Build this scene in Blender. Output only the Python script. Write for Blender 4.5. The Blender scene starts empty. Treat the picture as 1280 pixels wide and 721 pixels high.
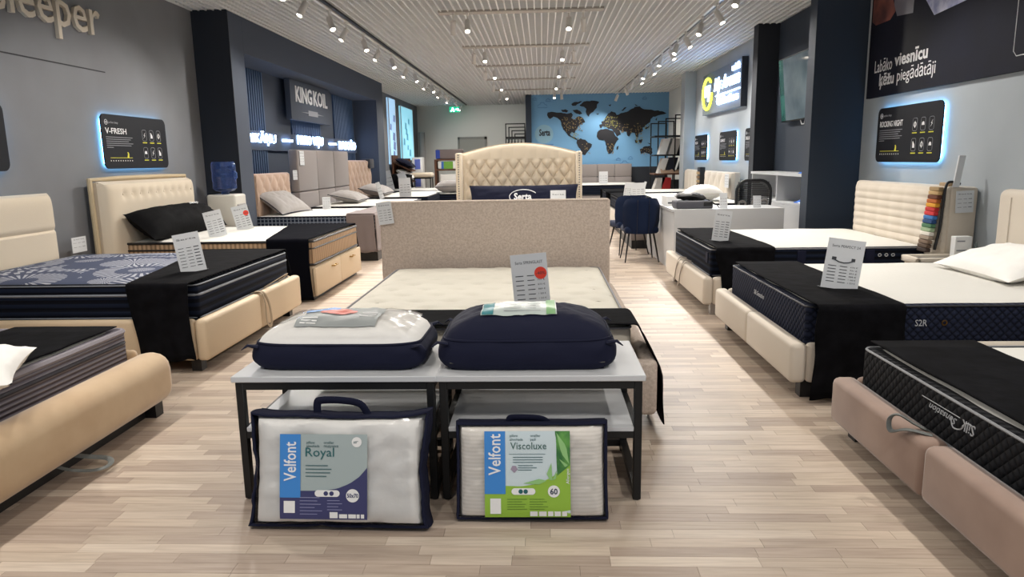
import bpy, bmesh, math, random
from mathutils import Vector, Matrix, noise
random.seed(7)
S = bpy.context.scene
COL = S.collection

# ------------------------------------------------------------------ camera
H = 1.45
R = ((0.9990077, 0.04109396, -0.01717287), (-0.00953202, -0.17936958, -0.98373558), (-0.04350588, 0.98292311, -0.17879989))
cam = bpy.data.cameras.new('camera')
cam.sensor_width = 36.0
cam.lens = 885.0 / 1280 * 36
cam.clip_start, cam.clip_end = 0.05, 100
camo = bpy.data.objects.new('camera', cam)
COL.objects.link(camo)
M = Matrix.Identity(4)
for i in range(3):
    M[i][0], M[i][1], M[i][2] = R[0][i], -R[1][i], -R[2][i]
M[2][3] = H
camo.matrix_world = M
S.camera = camo

# ------------------------------------------------------------------ world, exposure
W = bpy.data.worlds.new('world')
S.world = W
W.use_nodes = True
W.node_tree.nodes['Background'].inputs[0].default_value = (0.80, 0.88, 1.0, 1)
W.node_tree.nodes['Background'].inputs[1].default_value = 0.55      # the open mall passage behind the camera
S.view_settings.view_transform = 'Standard'
S.view_settings.look = 'None'
S.view_settings.gamma = 1.0
S.view_settings.use_curve_mapping = False
S.view_settings.exposure = -0.1
S.cycles.use_denoising = True
S.cycles.max_bounces = 6
SPOT_W = 150.0
WARM = (1.0, 0.945, 0.88)

def lamp(loc, d, power, size=75, blend=0.6, rad=0.05, col=WARM, parent=None):
    l = bpy.data.lights.new('spot_lamp', 'SPOT')
    l.energy, l.spot_size, l.spot_blend, l.shadow_soft_size, l.color = power, math.radians(size), blend, rad, col
    o = bpy.data.objects.new('spot_lamp', l)
    COL.objects.link(o)
    o.location = loc
    o.rotation_euler = Vector(d).to_track_quat('-Z', 'Y').to_euler()
    if parent: o.parent = parent
    return o
# track spotlights above and behind the camera (outside the frame)
for i, yy in enumerate((0.2, 1.6, 3.0, 4.4, 5.8, 7.1)):
    for sx, xx in ((-1, -2.82), (1, 2.36)):
        lamp((xx, yy, 3.25), (0.42 * (1 if i % 2 else -1), -0.25 if i % 2 else 0.5, -1), SPOT_W * 0.82, 105)
for yy, kk in ((4.3, 0.2), (7.3, 0.3)):
    for xx in (-1.15, 0.55):
        lamp((xx, yy, 3.2), (0, -0.55, -1), SPOT_W * kk, 70)
for xx in (-1.15, 0.55):  # unseen forward-aimed spots, added to brighten headboards that face the camera
    lamp((xx, 7.0, 3.2), (0, 0.95, -1), SPOT_W * 0.9, 80)
    lamp((xx, 3.6, 3.2), (0, 0.95, -1), SPOT_W * 0.3, 80)
for xx in (-1.1, 0.5):
    lamp((xx, 0.6, 3.2), (0, 0.55, -1), SPOT_W * 0.6, 80)

# ------------------------------------------------------------------ materials
def lin(h):
    if not isinstance(h, str): return tuple(h)
    h = h.lstrip('#')
    return tuple(((c / 255) / 12.92 if c / 255 <= 0.04045 else ((c / 255 + 0.055) / 1.055) ** 2.4) for c in (int(h[i:i + 2], 16) for i in (0, 2, 4)))
MC = {}
def mat(name, col, rough=0.6, metal=0.0, emit=None, es=1.0, sheen=0.0, bump=None, var=None, trans=0.0, alpha=1.0, spec=None, coat=0.0):
    """bump=(scale, strength[, (sx,sy,sz)]); var=(colour2, scale[, stretch])"""
    if name in MC: return MC[name]
    m = bpy.data.materials.new(name)
    m.use_nodes = True
    nt = m.node_tree; b = nt.nodes['Principled BSDF']
    b.inputs['Base Color'].default_value = (*lin(col), 1)
    b.inputs['Roughness'].default_value = rough
    b.inputs['Metallic'].default_value = metal
    if spec is not None: b.inputs['Specular IOR Level'].default_value = spec
    if sheen:
        b.inputs['Sheen Weight'].default_value = sheen
        b.inputs['Sheen Roughness'].default_value = 0.4
    if emit:
        b.inputs['Emission Color'].default_value = (*lin(emit), 1)
        b.inputs['Emission Strength'].default_value = es
    if trans: b.inputs['Transmission Weight'].default_value = trans
    if alpha < 1: b.inputs['Alpha'].default_value = alpha
    if coat: b.inputs['Coat Weight'].default_value = coat
    def noisetex(sc, st, det=4):
        g = nt.nodes.new('ShaderNodeNewGeometry')
        mp = nt.nodes.new('ShaderNodeMapping'); mp.inputs['Scale'].default_value = st
        n = nt.nodes.new('ShaderNodeTexNoise'); n.inputs['Scale'].default_value = sc; n.inputs['Detail'].default_value = det
        nt.links.new(g.outputs['Position'], mp.inputs[0]); nt.links.new(mp.outputs[0], n.inputs['Vector'])
        return n
    if bump:
        n = noisetex(bump[0], bump[2] if len(bump) > 2 else (1, 1, 1))
        bp = nt.nodes.new('ShaderNodeBump'); bp.inputs['Strength'].default_value = bump[1]; bp.inputs['Distance'].default_value = 0.01
        nt.links.new(n.outputs[0], bp.inputs['Height']); nt.links.new(bp.outputs[0], b.inputs['Normal'])
    if var:
        n = noisetex(var[1], var[2] if len(var) > 2 else (1, 1, 1))
        r = nt.nodes.new('ShaderNodeValToRGB')
        r.color_ramp.elements[0].position, r.color_ramp.elements[1].position = 0.35, 0.65
        r.color_ramp.elements[0].color = (*lin(col), 1); r.color_ramp.elements[1].color = (*lin(var[0]), 1)
        nt.links.new(n.outputs[0], r.inputs[0]); nt.links.new(r.outputs[0], b.inputs['Base Color'])
    MC[name] = m
    return m

def pattern(name, c1, c2, expr, rough=0.8, bump=0.0, dist=0.01, sharp=(0.4, 0.6), sheen=0.0):
    """two-colour pattern; expr(nodehelper, x, y, z) returns a socket 0..1 computed from world position"""
    if name in MC: return MC[name]
    m = mat(name, c1, rough, sheen=sheen, spec=0.15)
    nt = m.node_tree; b = nt.nodes['Principled BSDF']
    g = nt.nodes.new('ShaderNodeNewGeometry'); sp = nt.nodes.new('ShaderNodeSeparateXYZ')
    nt.links.new(g.outputs['Position'], sp.inputs[0])
    def m_(op, a, c=None):
        n = nt.nodes.new('ShaderNodeMath'); n.operation = op
        for k, v in ((0, a), (1, c)):
            if v is None: continue
            if isinstance(v, (int, float)): n.inputs[k].default_value = v
            else: nt.links.new(v, n.inputs[k])
        return n.outputs[0]
    out = expr(m_, sp.outputs[0], sp.outputs[1], sp.outputs[2], nt, g.outputs['Position'])
    r = nt.nodes.new('ShaderNodeValToRGB')
    r.color_ramp.elements[0].position, r.color_ramp.elements[1].position = sharp
    r.color_ramp.elements[0].color = (*lin(c1), 1); r.color_ramp.elements[1].color = (*lin(c2), 1)
    nt.links.new(out, r.inputs[0]); nt.links.new(r.outputs[0], b.inputs['Base Color'])
    if bump:
        bp = nt.nodes.new('ShaderNodeBump'); bp.inputs['Strength'].default_value = bump; bp.inputs['Distance'].default_value = dist
        nt.links.new(out, bp.inputs['Height']); nt.links.new(bp.outputs[0], b.inputs['Normal'])
    return m
def ex_scales(k=62.0):      # overlapping quilted lozenges
    def f(m, x, y, z, nt, P):
        u = m('ADD', x, y)
        a = m('SINE', m('MULTIPLY', m('ADD', u, z), k)); c = m('SINE', m('MULTIPLY', m('SUBTRACT', u, z), k))
        return m('SQRT', m('ABSOLUTE', m('MULTIPLY', a, c)))
    return f
def ex_wave(axis, k):
    def f(m, x, y, z, nt, P):
        v = {'x': x, 'y': y, 'z': z, 'xy': m('ADD', x, y)}[axis]
        return m('ADD', m('MULTIPLY', m('SINE', m('MULTIPLY', v, k)), 0.5), 0.5)
    return f
def ex_plaid(m, x, y, z, nt, P):
    a = m('GREATER_THAN', m('SINE', m('MULTIPLY', m('ADD', x, y), 110)), 0.72)
    c = m('GREATER_THAN', m('SINE', m('MULTIPLY', z, 120)), 0.72)
    return m('MULTIPLY', m('MAXIMUM', a, c), 1.0)
def ex_flower(m, x, y, z, nt, P):
    v = nt.nodes.new('ShaderNodeTexVoronoi'); v.inputs['Scale'].default_value = 1.9; v.inputs['Randomness'].default_value = 1.0
    nt.links.new(P, v.inputs['Vector'])
    d = nt.nodes.new('ShaderNodeVectorMath'); d.operation = 'SUBTRACT'
    mp = nt.nodes.new('ShaderNodeVectorMath'); mp.operation = 'SCALE'; mp.inputs['Scale'].default_value = 1.0
    nt.links.new(P, mp.inputs[0]); nt.links.new(mp.outputs[0], d.inputs[0]); nt.links.new(v.outputs['Position'], d.inputs[1])
    s = nt.nodes.new('ShaderNodeSeparateXYZ'); nt.links.new(d.outputs[0], s.inputs[0])
    ang = m('ARCTAN2', s.outputs[1], s.outputs[0])
    ray = m('ADD', m('MULTIPLY', m('SINE', m('MULTIPLY', ang, 34)), 0.5), 0.5)
    ring = m('ADD', m('MULTIPLY', m('SINE', m('MULTIPLY', v.outputs['Distance'], 15)), 0.5), 0.5)
    return m('MULTIPLY', ray, m('GREATER_THAN', ring, 0.30))

m_wall = mat('wall_grey_paint', '#7f8185', 0.85, var=('#7a7b7f', 1.5), bump=(90, 0.05))
m_wallr = mat('wall_blue_grey_paint', '#b0b8be', 0.85, var=('#aab2b8', 1.5))
m_dark = mat('dark_navy_paint', '#23272f', 0.8)
m_darkpl = mat('charcoal_blue_paint', '#293341', 0.8)
m_niche = mat('niche_blue_grey_paint', '#434b59', 0.8)
m_back = mat('back_wall_paint', '#d8d8d2', 0.9)
m_blue = mat('mural_blue', '#6d9fc6', 0.7)
m_black = mat('black_velvet', '#0b0b0d', 1.0, bump=(8, 0.6), var=('#131316', 11), spec=0.08)
m_blackm = mat('black_steel', '#121314', 0.45, spec=0.4)
m_blackp = mat('black_plastic', '#141416', 0.4)
m_white = mat('white_laminate', '#c9cbcd', 0.35)
m_whitem = mat('white_metal', '#d8d5d0', 0.4)
m_matt = mat('white_knit_ticking', '#dbd7cc', 0.9, bump=(60, 0.35))
m_mattl = mat('white_ticking_plain', '#d3d1ca', 0.9, bump=(40, 0.25))
m_cream = mat('cream_upholstery', '#d8cab4', 0.85, sheen=0.25, bump=(160, 0.12))
m_beige = mat('beige_velvet', '#c9ae8b', 0.8, sheen=0.35, var=('#bfa27f', 5))
m_beigel = mat('beige_leather', '#cdb799', 0.6, bump=(120, 0.1))
m_ivory = mat('ivory_upholstery', '#d3c8b8', 0.8, sheen=0.2, bump=(140, 0.1))
m_taupe = mat('taupe_velvet', '#9b8273', 0.75, sheen=0.4, var=('#8d7466', 4))
m_oat = mat('oatmeal_weave', '#cdbeb1', 0.95, var=('#b9a99b', 60), bump=(140, 0.4))
m_navy = mat('navy_fabric', '#0b102a', 0.8, spec=0.3, bump=(14, 0.3))
m_navyb = pattern('navy_ribbed_border', '#080c16', '#141c2e', ex_wave('z', 110), bump=0.5)
m_navys = pattern('navy_quilted_border', '#0e1220', '#242a3e', ex_scales(62), bump=0.8, dist=0.012, sharp=(0.0, 1.0))
m_blacks = pattern('black_quilted_border', '#0c0d10', '#1d1e22', ex_scales(62), bump=0.8, dist=0.012, sharp=(0.0, 1.0))
m_greyrib = pattern('grey_ribbed_border', '#615c66', '#878187', ex_wave('z', 250), bump=0.9, dist=0.012, sharp=(0.0, 0.9))
m_tanrib = pattern('tan_striped_border', '#8d755d', '#b79a7c', ex_wave('xy', 130), bump=0.4, sharp=(0.2, 0.7))
m_plaid = pattern('navy_plaid_border', '#1d2738', '#7f8896', ex_plaid)
m_flower = pattern('fan_pattern_ticking', '#474e63', '#a7a9b1', ex_flower, bump=0.2, sharp=(0.45, 0.6))
m_slat = mat('slat_wall_blue', '#42597a', 0.7)
m_grey = mat('warm_grey_fabric', '#8b8380', 0.9, sheen=0.2, bump=(120, 0.1))
m_greyp = mat('grey_pillow_fabric', '#98938f', 0.9, sheen=0.2, bump=(18, 0.3))
m_greyc = mat('mauve_grey_cover', '#7b6f6c', 0.95, sheen=0.2, bump=(10, 0.2))
m_card = mat('white_card', '#d6d8da', 0.6)
m_cardtext = mat('card_ink', '#3c3f44', 0.8)
m_red = mat('red_sticker', '#e8402c', 0.6)
m_paper = mat('white_paper', '#e8e8e6', 0.7)
m_chrome = mat('chrome', '#b0b0b2', 0.25, 1.0)
m_gold = mat('brass', '#b08d52', 0.35, 1.0)
m_wood = mat('brown_wood', '#6b4630', 0.6, var=('#55341f', 6, (1, 8, 8)))
m_pipe = mat('grey_piping', '#8d8d90', 0.7)
m_pink = mat('blush_fabric', '#b59a86', 0.8, sheen=0.2)
m_pillow = mat('white_pillow_fabric', '#efede8', 0.85, bump=(14, 0.35))
def film_mat(name, rough, bscale, bstr):
    m = bpy.data.materials.new(name); m.use_nodes = True; nt = m.node_tree
    for n in list(nt.nodes):
        if n.type != 'OUTPUT_MATERIAL': nt.nodes.remove(n)
    out = nt.nodes[0]; tr = nt.nodes.new('ShaderNodeBsdfTransparent'); gl = nt.nodes.new('ShaderNodeBsdfGlossy'); gl.inputs['Roughness'].default_value = rough
    fr = nt.nodes.new('ShaderNodeFresnel'); fr.inputs['IOR'].default_value = 1.5
    mx = nt.nodes.new('ShaderNodeMixShader'); g = nt.nodes.new('ShaderNodeNewGeometry'); n = nt.nodes.new('ShaderNodeTexNoise'); n.inputs['Scale'].default_value = bscale; n.inputs['Detail'].default_value = 3
    bp = nt.nodes.new('ShaderNodeBump'); bp.inputs['Strength'].default_value = bstr; bp.inputs['Distance'].default_value = 0.012
    nt.links.new(g.outputs['Position'], n.inputs['Vector']); nt.links.new(n.outputs[0], bp.inputs['Height'])
    nt.links.new(bp.outputs[0], fr.inputs['Normal']); nt.links.new(bp.outputs[0], gl.inputs['Normal'])
    hf = nt.nodes.new('ShaderNodeMath'); hf.operation = 'MULTIPLY'; hf.inputs[1].default_value = 0.6
    nt.links.new(fr.outputs[0], hf.inputs[0]); nt.links.new(hf.outputs[0], mx.inputs[0]); nt.links.new(tr.outputs[0], mx.inputs[1]); nt.links.new(gl.outputs[0], mx.inputs[2]); nt.links.new(mx.outputs[0], out.inputs[0])
    return m
m_plastic = film_mat('clear_plastic_film', 0.12, 13, 0.22)
m_led = mat('led_strip_cyan', '#8fd0ff', 0.5, emit='#7cc8ff', es=22)
m_glow = mat('lit_letter_white', '#ffffff', 0.5, emit='#a8caff', es=14)
m_glowy = mat('lit_logo_yellow', '#ffe94d', 0.5, emit='#e9f53c', es=4)
m_lens = mat('lamp_lens', '#ffffff', 0.5, emit='#fff2df', es=30)
m_panel = mat('panel_black_satin', '#13151c', 0.6, spec=0.25)
m_ink = mat('panel_white_ink', '#e8e8ea', 0.6)
m_inkg = mat('panel_grey_ink', '#8b8d94', 0.6)
m_inky = mat('panel_yellow_ink', '#d8d23a', 0.6)
m_chair = mat('blue_velvet', '#0f1d38', 0.85, sheen=0.06, spec=0.2)
m_strap = mat('grey_webbing', '#6f726f', 0.9, bump=(200, 0.3))
m_strapb = mat('beige_webbing', '#a3917a', 0.9, bump=(200, 0.3))

# ------------------------------------------------------------------ mesh builder
class B:
    def __init__(s): s.v = []; s.f = []
    def add(s, vs, fs):
        o = len(s.v); s.v += [tuple(v) for v in vs]; s.f += [tuple(i + o for i in f) for f in fs]; return s
    def box(s, x0, x1, y0, y1, z0, z1):
        v = [(x, y, z) for x in (x0, x1) for y in (y0, y1) for z in (z0, z1)]
        return s.add(v, [(0, 1, 3, 2), (4, 6, 7, 5), (0, 4, 5, 1), (2, 3, 7, 6), (0, 2, 6, 4), (1, 5, 7, 3)])
    def rbox(s, x0, x1, y0, y1, z0, z1, r=0.01, n=2):
        bm = bmesh.new()
        bmesh.ops.create_cube(bm, size=1)
        for v in bm.verts:
            v.co = ((x0 + x1) / 2 + v.co.x * (x1 - x0), (y0 + y1) / 2 + v.co.y * (y1 - y0), (z0 + z1) / 2 + v.co.z * (z1 - z0))
        r = min(r, abs(x1 - x0) * .49, abs(y1 - y0) * .49, abs(z1 - z0) * .49)
        bmesh.ops.bevel(bm, geom=list(bm.edges), offset=r, segments=n, profile=0.5, affect='EDGES')
        bm.verts.index_update()
        s.add([v.co[:] for v in bm.verts], [[v.index for v in f.verts] for f in bm.faces])
        bm.free(); return s
    def grid(s, nu, nv, fn, closeu=False):
        vs = [fn(i / nu, j / nv) for i in range(nu + (0 if closeu else 1)) for j in range(nv + 1)]
        fs = []
        for i in range(nu):
            a = i * (nv + 1); b = ((i + 1) % nu if closeu else i + 1) * (nv + 1)
            for j in range(nv): fs.append((a + j, b + j, b + j + 1, a + j + 1))
        return s.add(vs, fs)
    def tube(s, path, r, n=8, closed=False, flat=1.0):
        P = [Vector(p) for p in path]; m = len(P); vs = []
        up = None
        for i, p in enumerate(P):
            t = (P[(i + 1) % m] - P[i - 1]) if closed else (P[min(i + 1, m - 1)] - P[max(i - 1, 0)])
            t.normalize()
            if up is None: up = Vector((0, 0, 1)) if abs(t.z) < 0.9 else Vector((1, 0, 0))
            a = t.cross(up)
            if a.length < 1e-4: a = t.cross(Vector((0, 1, 0)))
            a.normalize(); b = a.cross(t).normalized(); up = b
            rr = r[i] if isinstance(r, (list, tuple)) else r
            for k in range(n):
                an = 2 * math.pi * k / n
                vs.append(tuple(p + a * rr * math.cos(an) + b * rr * flat * math.sin(an)))
        fs = []
        for i in range(m if closed else m - 1):
            for k in range(n):
                fs.append((i * n + k, i * n + (k + 1) % n, ((i + 1) % m) * n + (k + 1) % n, ((i + 1) % m) * n + k))
        if not closed: fs += [tuple(range(n))[::-1], tuple((m - 1) * n + k for k in range(n))]
        return s.add(vs, fs)
    def lathe(s, prof, c=(0, 0, 0), n=20):
        vs = []; 
        for (r, z) in prof:
            for k in range(n):
                a = 2 * math.pi * k / n; vs.append((c[0] + r * math.cos(a), c[1] + r * math.sin(a), c[2] + z))
        fs = [(i * n + k, i * n + (k + 1) % n, (i + 1) * n + (k + 1) % n, (i + 1) * n + k) for i in range(len(prof) - 1) for k in range(n)]
        fs += [tuple(range(n))[::-1], tuple((len(prof) - 1) * n + k for k in range(n))]
        return s.add(vs, fs)
    def prism(s, pts, fn):
        """pts 2D outline; fn(u, v, side) -> 3D, side 0 back / 1 front"""
        n = len(pts)
        vs = [fn(u, v, 0) for u, v in pts] + [fn(u, v, 1) for u, v in pts]
        fs = [tuple(range(n))[::-1], tuple(range(n, 2 * n))] + [(i, (i + 1) % n, n + (i + 1) % n, n + i) for i in range(n)]
        return s.add(vs, fs)
def sm(P, n=5):
    P = [Vector(p) for p in P]; out = []
    for i in range(len(P) - 1):
        a, b, c, d = P[max(i - 1, 0)], P[i], P[i + 1], P[min(i + 2, len(P) - 1)]
        for k in range(n):
            t = k / n
            out.append(0.5 * ((2 * b) + (c - a) * t + (2 * a - 5 * b + 4 * c - d) * t * t + (3 * b - a - 3 * c + d) * t ** 3))
    return out + [P[-1]]
def rrect(w, h, r, n=5, cx=0, cy=0):
    out = []
    for (sx, sy, a0) in ((1, 1, 0), (-1, 1, 90), (-1, -1, 180), (1, -1, 270)):
        for k in range(n + 1):
            a = math.radians(a0 + 90 * k / n)
            out.append((cx + sx * (w / 2 - r) + r * math.cos(a), cy + sy * (h / 2 - r) + r * math.sin(a)))
    return out
def circ(r, n=20, cx=0, cy=0): return [(cx + r * math.cos(2 * math.pi * k / n), cy + r * math.sin(2 * math.pi * k / n)) for k in range(n)]
def flatfn(z0, z1): return lambda u, v, s: (u, v, z1 if s else z0)

def obj(name, b, m, parent=None, smooth=True, label=None, stuff=False, solid=0.0, sub=0):
    me = bpy.data.meshes.new(name)
    off = Vector((0, 0, 0))
    if parent is not None and parent.get('_w'):
        off = Vector(parent['_w'])
    me.from_pydata([tuple(Vector(v) - off) for v in b.v], [], b.f)
    me.materials.append(m)
    bm = bmesh.new(); bm.from_mesh(me); bmesh.ops.recalc_face_normals(bm, faces=bm.faces); bm.to_mesh(me); bm.free()
    if smooth:
        me.shade_smooth()
        try: me.set_sharp_from_angle(angle=math.radians(38))
        except Exception: pass
    o = bpy.data.objects.new(name, me); COL.objects.link(o)
    if parent is not None:
        o.parent = parent
        if parent.get('_w'): o['_w'] = parent['_w']
    if label: o['label'] = label
    if stuff: o['kind'] = 'stuff'
    if solid:
        s = o.modifiers.new('thickness', 'SOLIDIFY'); s.thickness = solid; s.offset = 1
    if sub:
        s = o.modifiers.new('smooth', 'SUBSURF'); s.levels = s.render_levels = sub
    return o
def thing(name, label, cat, loc=(0, 0, 0), group=None, mtx=None):
    """Empty at the thing's base. Without mtx its parts are written in world coordinates; with mtx in local ones."""
    o = bpy.data.objects.new(name, None); COL.objects.link(o); o.empty_display_size = 0.1
    if mtx is None:
        o.location = loc; o['_w'] = tuple(float(c) if c else 1e-9 for c in loc)
    else: o.matrix_world = mtx
    tag(o, label, cat, group); THINGS.append(o)
    return o
THINGS = []
def tag(o, label, cat, group=None):
    o['label'] = label; o['category'] = cat
    if group: o['group'] = group
    return o
def struct(name, b, m, smooth=False, parent=None, label=None):
    o = obj(name, b, m, parent, smooth); o['kind'] = 'structure'
    if label: o['label'] = label
    return o
def frame(o, xd, yd):
    xd, yd = Vector(xd).normalized(), Vector(yd).normalized(); n = xd.cross(yd)
    m = Matrix.Identity(4)
    for i in range(3): m[i][0], m[i][1], m[i][2], m[i][3] = xd[i], yd[i], n[i], o[i]
    return m
def F_left(x, y, z): return frame((x, y, z), (0, 1, 0), (0, 0, 1))       # faces +X
def F_right(x, y, z): return frame((x, y, z), (0, -1, 0), (0, 0, 1))     # faces -X
def F_front(x, y, z): return frame((x, y, z), (1, 0, 0), (0, 0, 1))      # faces -Y
def text_b(s, size, x=0, y=0, z=0, ext=0.001, align='LEFT', w=None, h=None, rot=0, shear=0, bold=0.0):
    c = bpy.data.curves.new('t', 'FONT'); c.body = s; c.size = size; c.extrude = ext; c.align_x = align; c.shear = shear
    c.resolution_u = 2; c.offset = bold
    o = bpy.data.objects.new('t', c); COL.objects.link(o)
    dg = bpy.context.evaluated_depsgraph_get(); dg.update()
    me = bpy.data.meshes.new_from_object(o.evaluated_get(dg))
    vs = [v.co.copy() for v in me.vertices]; fs = [tuple(p.vertices) for p in me.polygons]
    bpy.data.objects.remove(o); bpy.data.curves.remove(c); bpy.data.meshes.remove(me)
    if vs and (w or h):
        x0, x1 = min(v.x for v in vs), max(v.x for v in vs); y0, y1 = min(v.y for v in vs), max(v.y for v in vs)
        kx = w / (x1 - x0) if w else h / (y1 - y0); ky = h / (y1 - y0) if h else (w / (x1 - x0))
        for v in vs: v.x = (v.x - (x0 if align == 'LEFT' else 0)) * kx; v.y = (v.y - y0) * ky
    cr, sr = math.cos(rot), math.sin(rot)
    b = B(); b.add([(x + v.x * cr - v.y * sr, y + v.x * sr + v.y * cr, z + v.z) for v in vs], fs)
    return b
def nz(x, y, z=0.0, s=1.0): return noise.noise(Vector((x * s, y * s, z * s)))

# ------------------------------------------------------------------ the setting
CEIL = 3.5
XL, XR, YB = -4.7, 3.8, 27.4
floor = struct('floor', B().box(-5.3, 4.6, -1.0, 28.0, -0.12, -0.004), mat('joint_dark', '#5b4d42', 0.8))
# laminate strips
def plank_mat(name, attr):
    m = bpy.data.materials.new(name); m.use_nodes = True; nt = m.node_tree; b = nt.nodes['Principled BSDF']
    if attr:
        s = nt.nodes.new('ShaderNodeAttribute'); s.attribute_name = 'tone'; src = s.outputs['Fac']
    else:
        s = nt.nodes.new('ShaderNodeObjectInfo'); src = s.outputs['Random']
    r = nt.nodes.new('ShaderNodeValToRGB'); r.color_ramp.interpolation = 'CONSTANT'
    tones = ['#b5a494', '#c4b4a2', '#ab9a8b', '#c9b9a8', '#bcac9b', '#cfc0af', '#b2a192', '#c6b5a3']
    while len(r.color_ramp.elements) < len(tones): r.color_ramp.elements.new(0.5)
    for i, t in enumerate(tones):
        r.color_ramp.elements[i].position = i / len(tones); r.color_ramp.elements[i].color = (*lin(t), 1)
    g = nt.nodes.new('ShaderNodeNewGeometry'); mp = nt.nodes.new('ShaderNodeMapping'); mp.inputs['Scale'].default_value = (1.6, 26, 1)
    n = nt.nodes.new('ShaderNodeTexNoise'); n.inputs['Scale'].default_value = 2.2; n.inputs['Detail'].default_value = 6; n.inputs['Distortion'].default_value = 0.6
    nt.links.new(g.outputs['Position'], mp.inputs[0]); nt.links.new(mp.outputs[0], n.inputs['Vector'])
    gr = nt.nodes.new('ShaderNodeValToRGB'); gr.color_ramp.elements[0].position, gr.color_ramp.elements[1].position = 0.30, 0.62
    gr.color_ramp.elements[0].color = (0.62, 0.58, 0.55, 1); gr.color_ramp.elements[1].color = (1, 1, 1, 1)
    mx = nt.nodes.new('ShaderNodeMix'); mx.data_type = 'RGBA'; mx.blend_type = 'MULTIPLY'; mx.inputs[0].default_value = 0.55
    nt.links.new(src, r.inputs[0]); nt.links.new(n.outputs[0], gr.inputs[0])
    nt.links.new(r.outputs[0], mx.inputs[6]); nt.links.new(gr.outputs[0], mx.inputs[7]); nt.links.new(mx.outputs[2], b.inputs['Base Color'])
    b.inputs['Roughness'].default_value = 0.42; b.inputs['Specular IOR Level'].default_value = 0.35
    return m
pm_part, pm_stuff = plank_mat('laminate_strip', False), plank_mat('laminate_strips_joined', True)
PW = 0.065
plank_me = {}
def plank_mesh(L):
    if L not in plank_me:
        me = bpy.data.meshes.new('plank'); b = B().box(0, L - 0.0012, 0, PW - 0.0012, -0.004, 0)
        me.from_pydata(b.v, [], b.f); me.materials.append(pm_part); plank_me[L] = me
    return plank_me[L]
pv, pf, pt = [], [], []
npl = 0
yy = -0.9; row = 0
rr = random.Random(3)
while yy < 27.4:
    x = -5.3 + rr.uniform(-0.4, 0)
    near = 2.28 <= yy < 3.85
    while x < 4.5:
        L = rr.choice((0.30, 0.36, 0.42, 0.48, 0.54))
        if near and x + L > -2.15 and x < 1.75 and npl < 298:
            o = bpy.data.objects.new('plank', plank_mesh(L)); COL.objects.link(o); o.parent = floor; o.location = (x, yy, 0); npl += 1
        else:
            k = len(pv); z1 = 0.0
            pv += [(x, yy, z1), (x + L - 0.0012, yy, z1), (x + L - 0.0012, yy + PW - 0.0012, z1), (x, yy + PW - 0.0012, z1)]
            pf.append((k, k + 1, k + 2, k + 3)); pt.append(rr.random())
        x += L
    yy += PW
me = bpy.data.meshes.new('plank_field'); me.from_pydata(pv, [], pf); me.materials.append(pm_stuff)
at = me.attributes.new('tone', 'FLOAT', 'FACE'); at.data.foreach_set('value', pt)
o = bpy.data.objects.new('plank_field', me); COL.objects.link(o); o.parent = floor; o['kind'] = 'stuff'

ceil = struct('ceiling', B().box(-5.3, 4.6, -1.0, 28.0, 3.85, 3.95), mat('plenum_paint', '#8f8a80', 0.9))
m_blade = mat('ceiling_blade_white', '#e3e5e6', 0.5)
bx = bpy.data.meshes.new('ceiling_blade'); b = B().box(-0.008, 0.008, -1.0, 27.4, 3.488, 3.545); bx.from_pydata(b.v, [], b.f); bx.materials.append(m_blade)
by = bpy.data.meshes.new('ceiling_blade'); b = B().box(-4.7, 4.1, -0.003, 0.003, 3.503, 3.543); by.from_pydata(b.v, [], b.f); by.materials.append(m_blade)
i = 0
while -4.68 + i * 0.1 < 4.1:
    o = bpy.data.objects.new('ceiling_blade', bx); COL.objects.link(o); o.parent = ceil; o.location = (-4.68 + i * 0.1, 0, 0); i += 1
i = 0
bs = B()
while i * 0.1 < 28.2:
    yy = -0.9 + i * 0.1
    if yy >= 7.5 and yy < 27.4:
        o = bpy.data.objects.new('ceiling_blade', by); COL.objects.link(o); o.parent = ceil; o.location = (0, yy, 0)
    elif yy < 7.5: bs.box(-4.7, 4.1, yy - 0.003, yy + 0.003, 3.503, 3.543)
    i += 1
obj('blade_field', bs, m_blade, ceil, smooth=False, stuff=True)
# crossing recessed bars that carry the middle spotlights
for yy in (10.4, 13.5, 16.2, 18.9, 21.7):
    obj('service_bar', B().box(-1.42, 0.88, yy - 0.09, yy + 0.09, 3.475, 3.6), mat('service_bar_grey', '#aaa69f', 0.6), ceil, smooth=False)

wl = struct('wall_left', B().box(-4.9, -4.7, -1.0, 9.85, 0, 3.9).box(-4.9, -4.7, 19.2, 27.6, 0, 3.9), m_wall)
obj('groove', B().box(-4.702, -4.697, 3.0, 7.75, 2.447, 2.459), mat('groove_dark', '#3a3b3e', 0.9), wl, smooth=False)
wn = struct('wall_niche', B().box(-4.9, -4.201, 9.851, 10.3, 0, 3.49).box(-4.9, -4.2, 18.45, 19.2, 0, 3.49).box(-4.9, -4.2, 10.3, 18.45, 3.0, 3.49).box(-5.2, -4.8, 10.0, 18.8, 0, 3.0), m_niche)
struct('wall_pillar_left', B().box(-4.7, -4.2, 9.842, 9.851, 0, 3.5), m_dark)
# vertical battens on the niche back wall, three fields
bme = None
for (a, c) in ((10.35, 12.4), (13.75, 15.5), (16.6, 18.3)):
    y = a
    while y < c:
        if bme is None:
            bme = bpy.data.meshes.new('batten'); b = B().box(-4.8, -4.765, -0.025, 0.025, 0.0, 2.99); bme.from_pydata(b.v, [], b.f); bme.materials.append(m_slat)
        o = bpy.data.objects.new('batten', bme); COL.objects.link(o); o.parent = wn; o.location = (0, y, 0); y += 0.095
obj('sign_rail', B().box(-4.765, -4.745, 10.4, 18.4, 1.68, 2.0), m_niche, wn, smooth=False)

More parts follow.
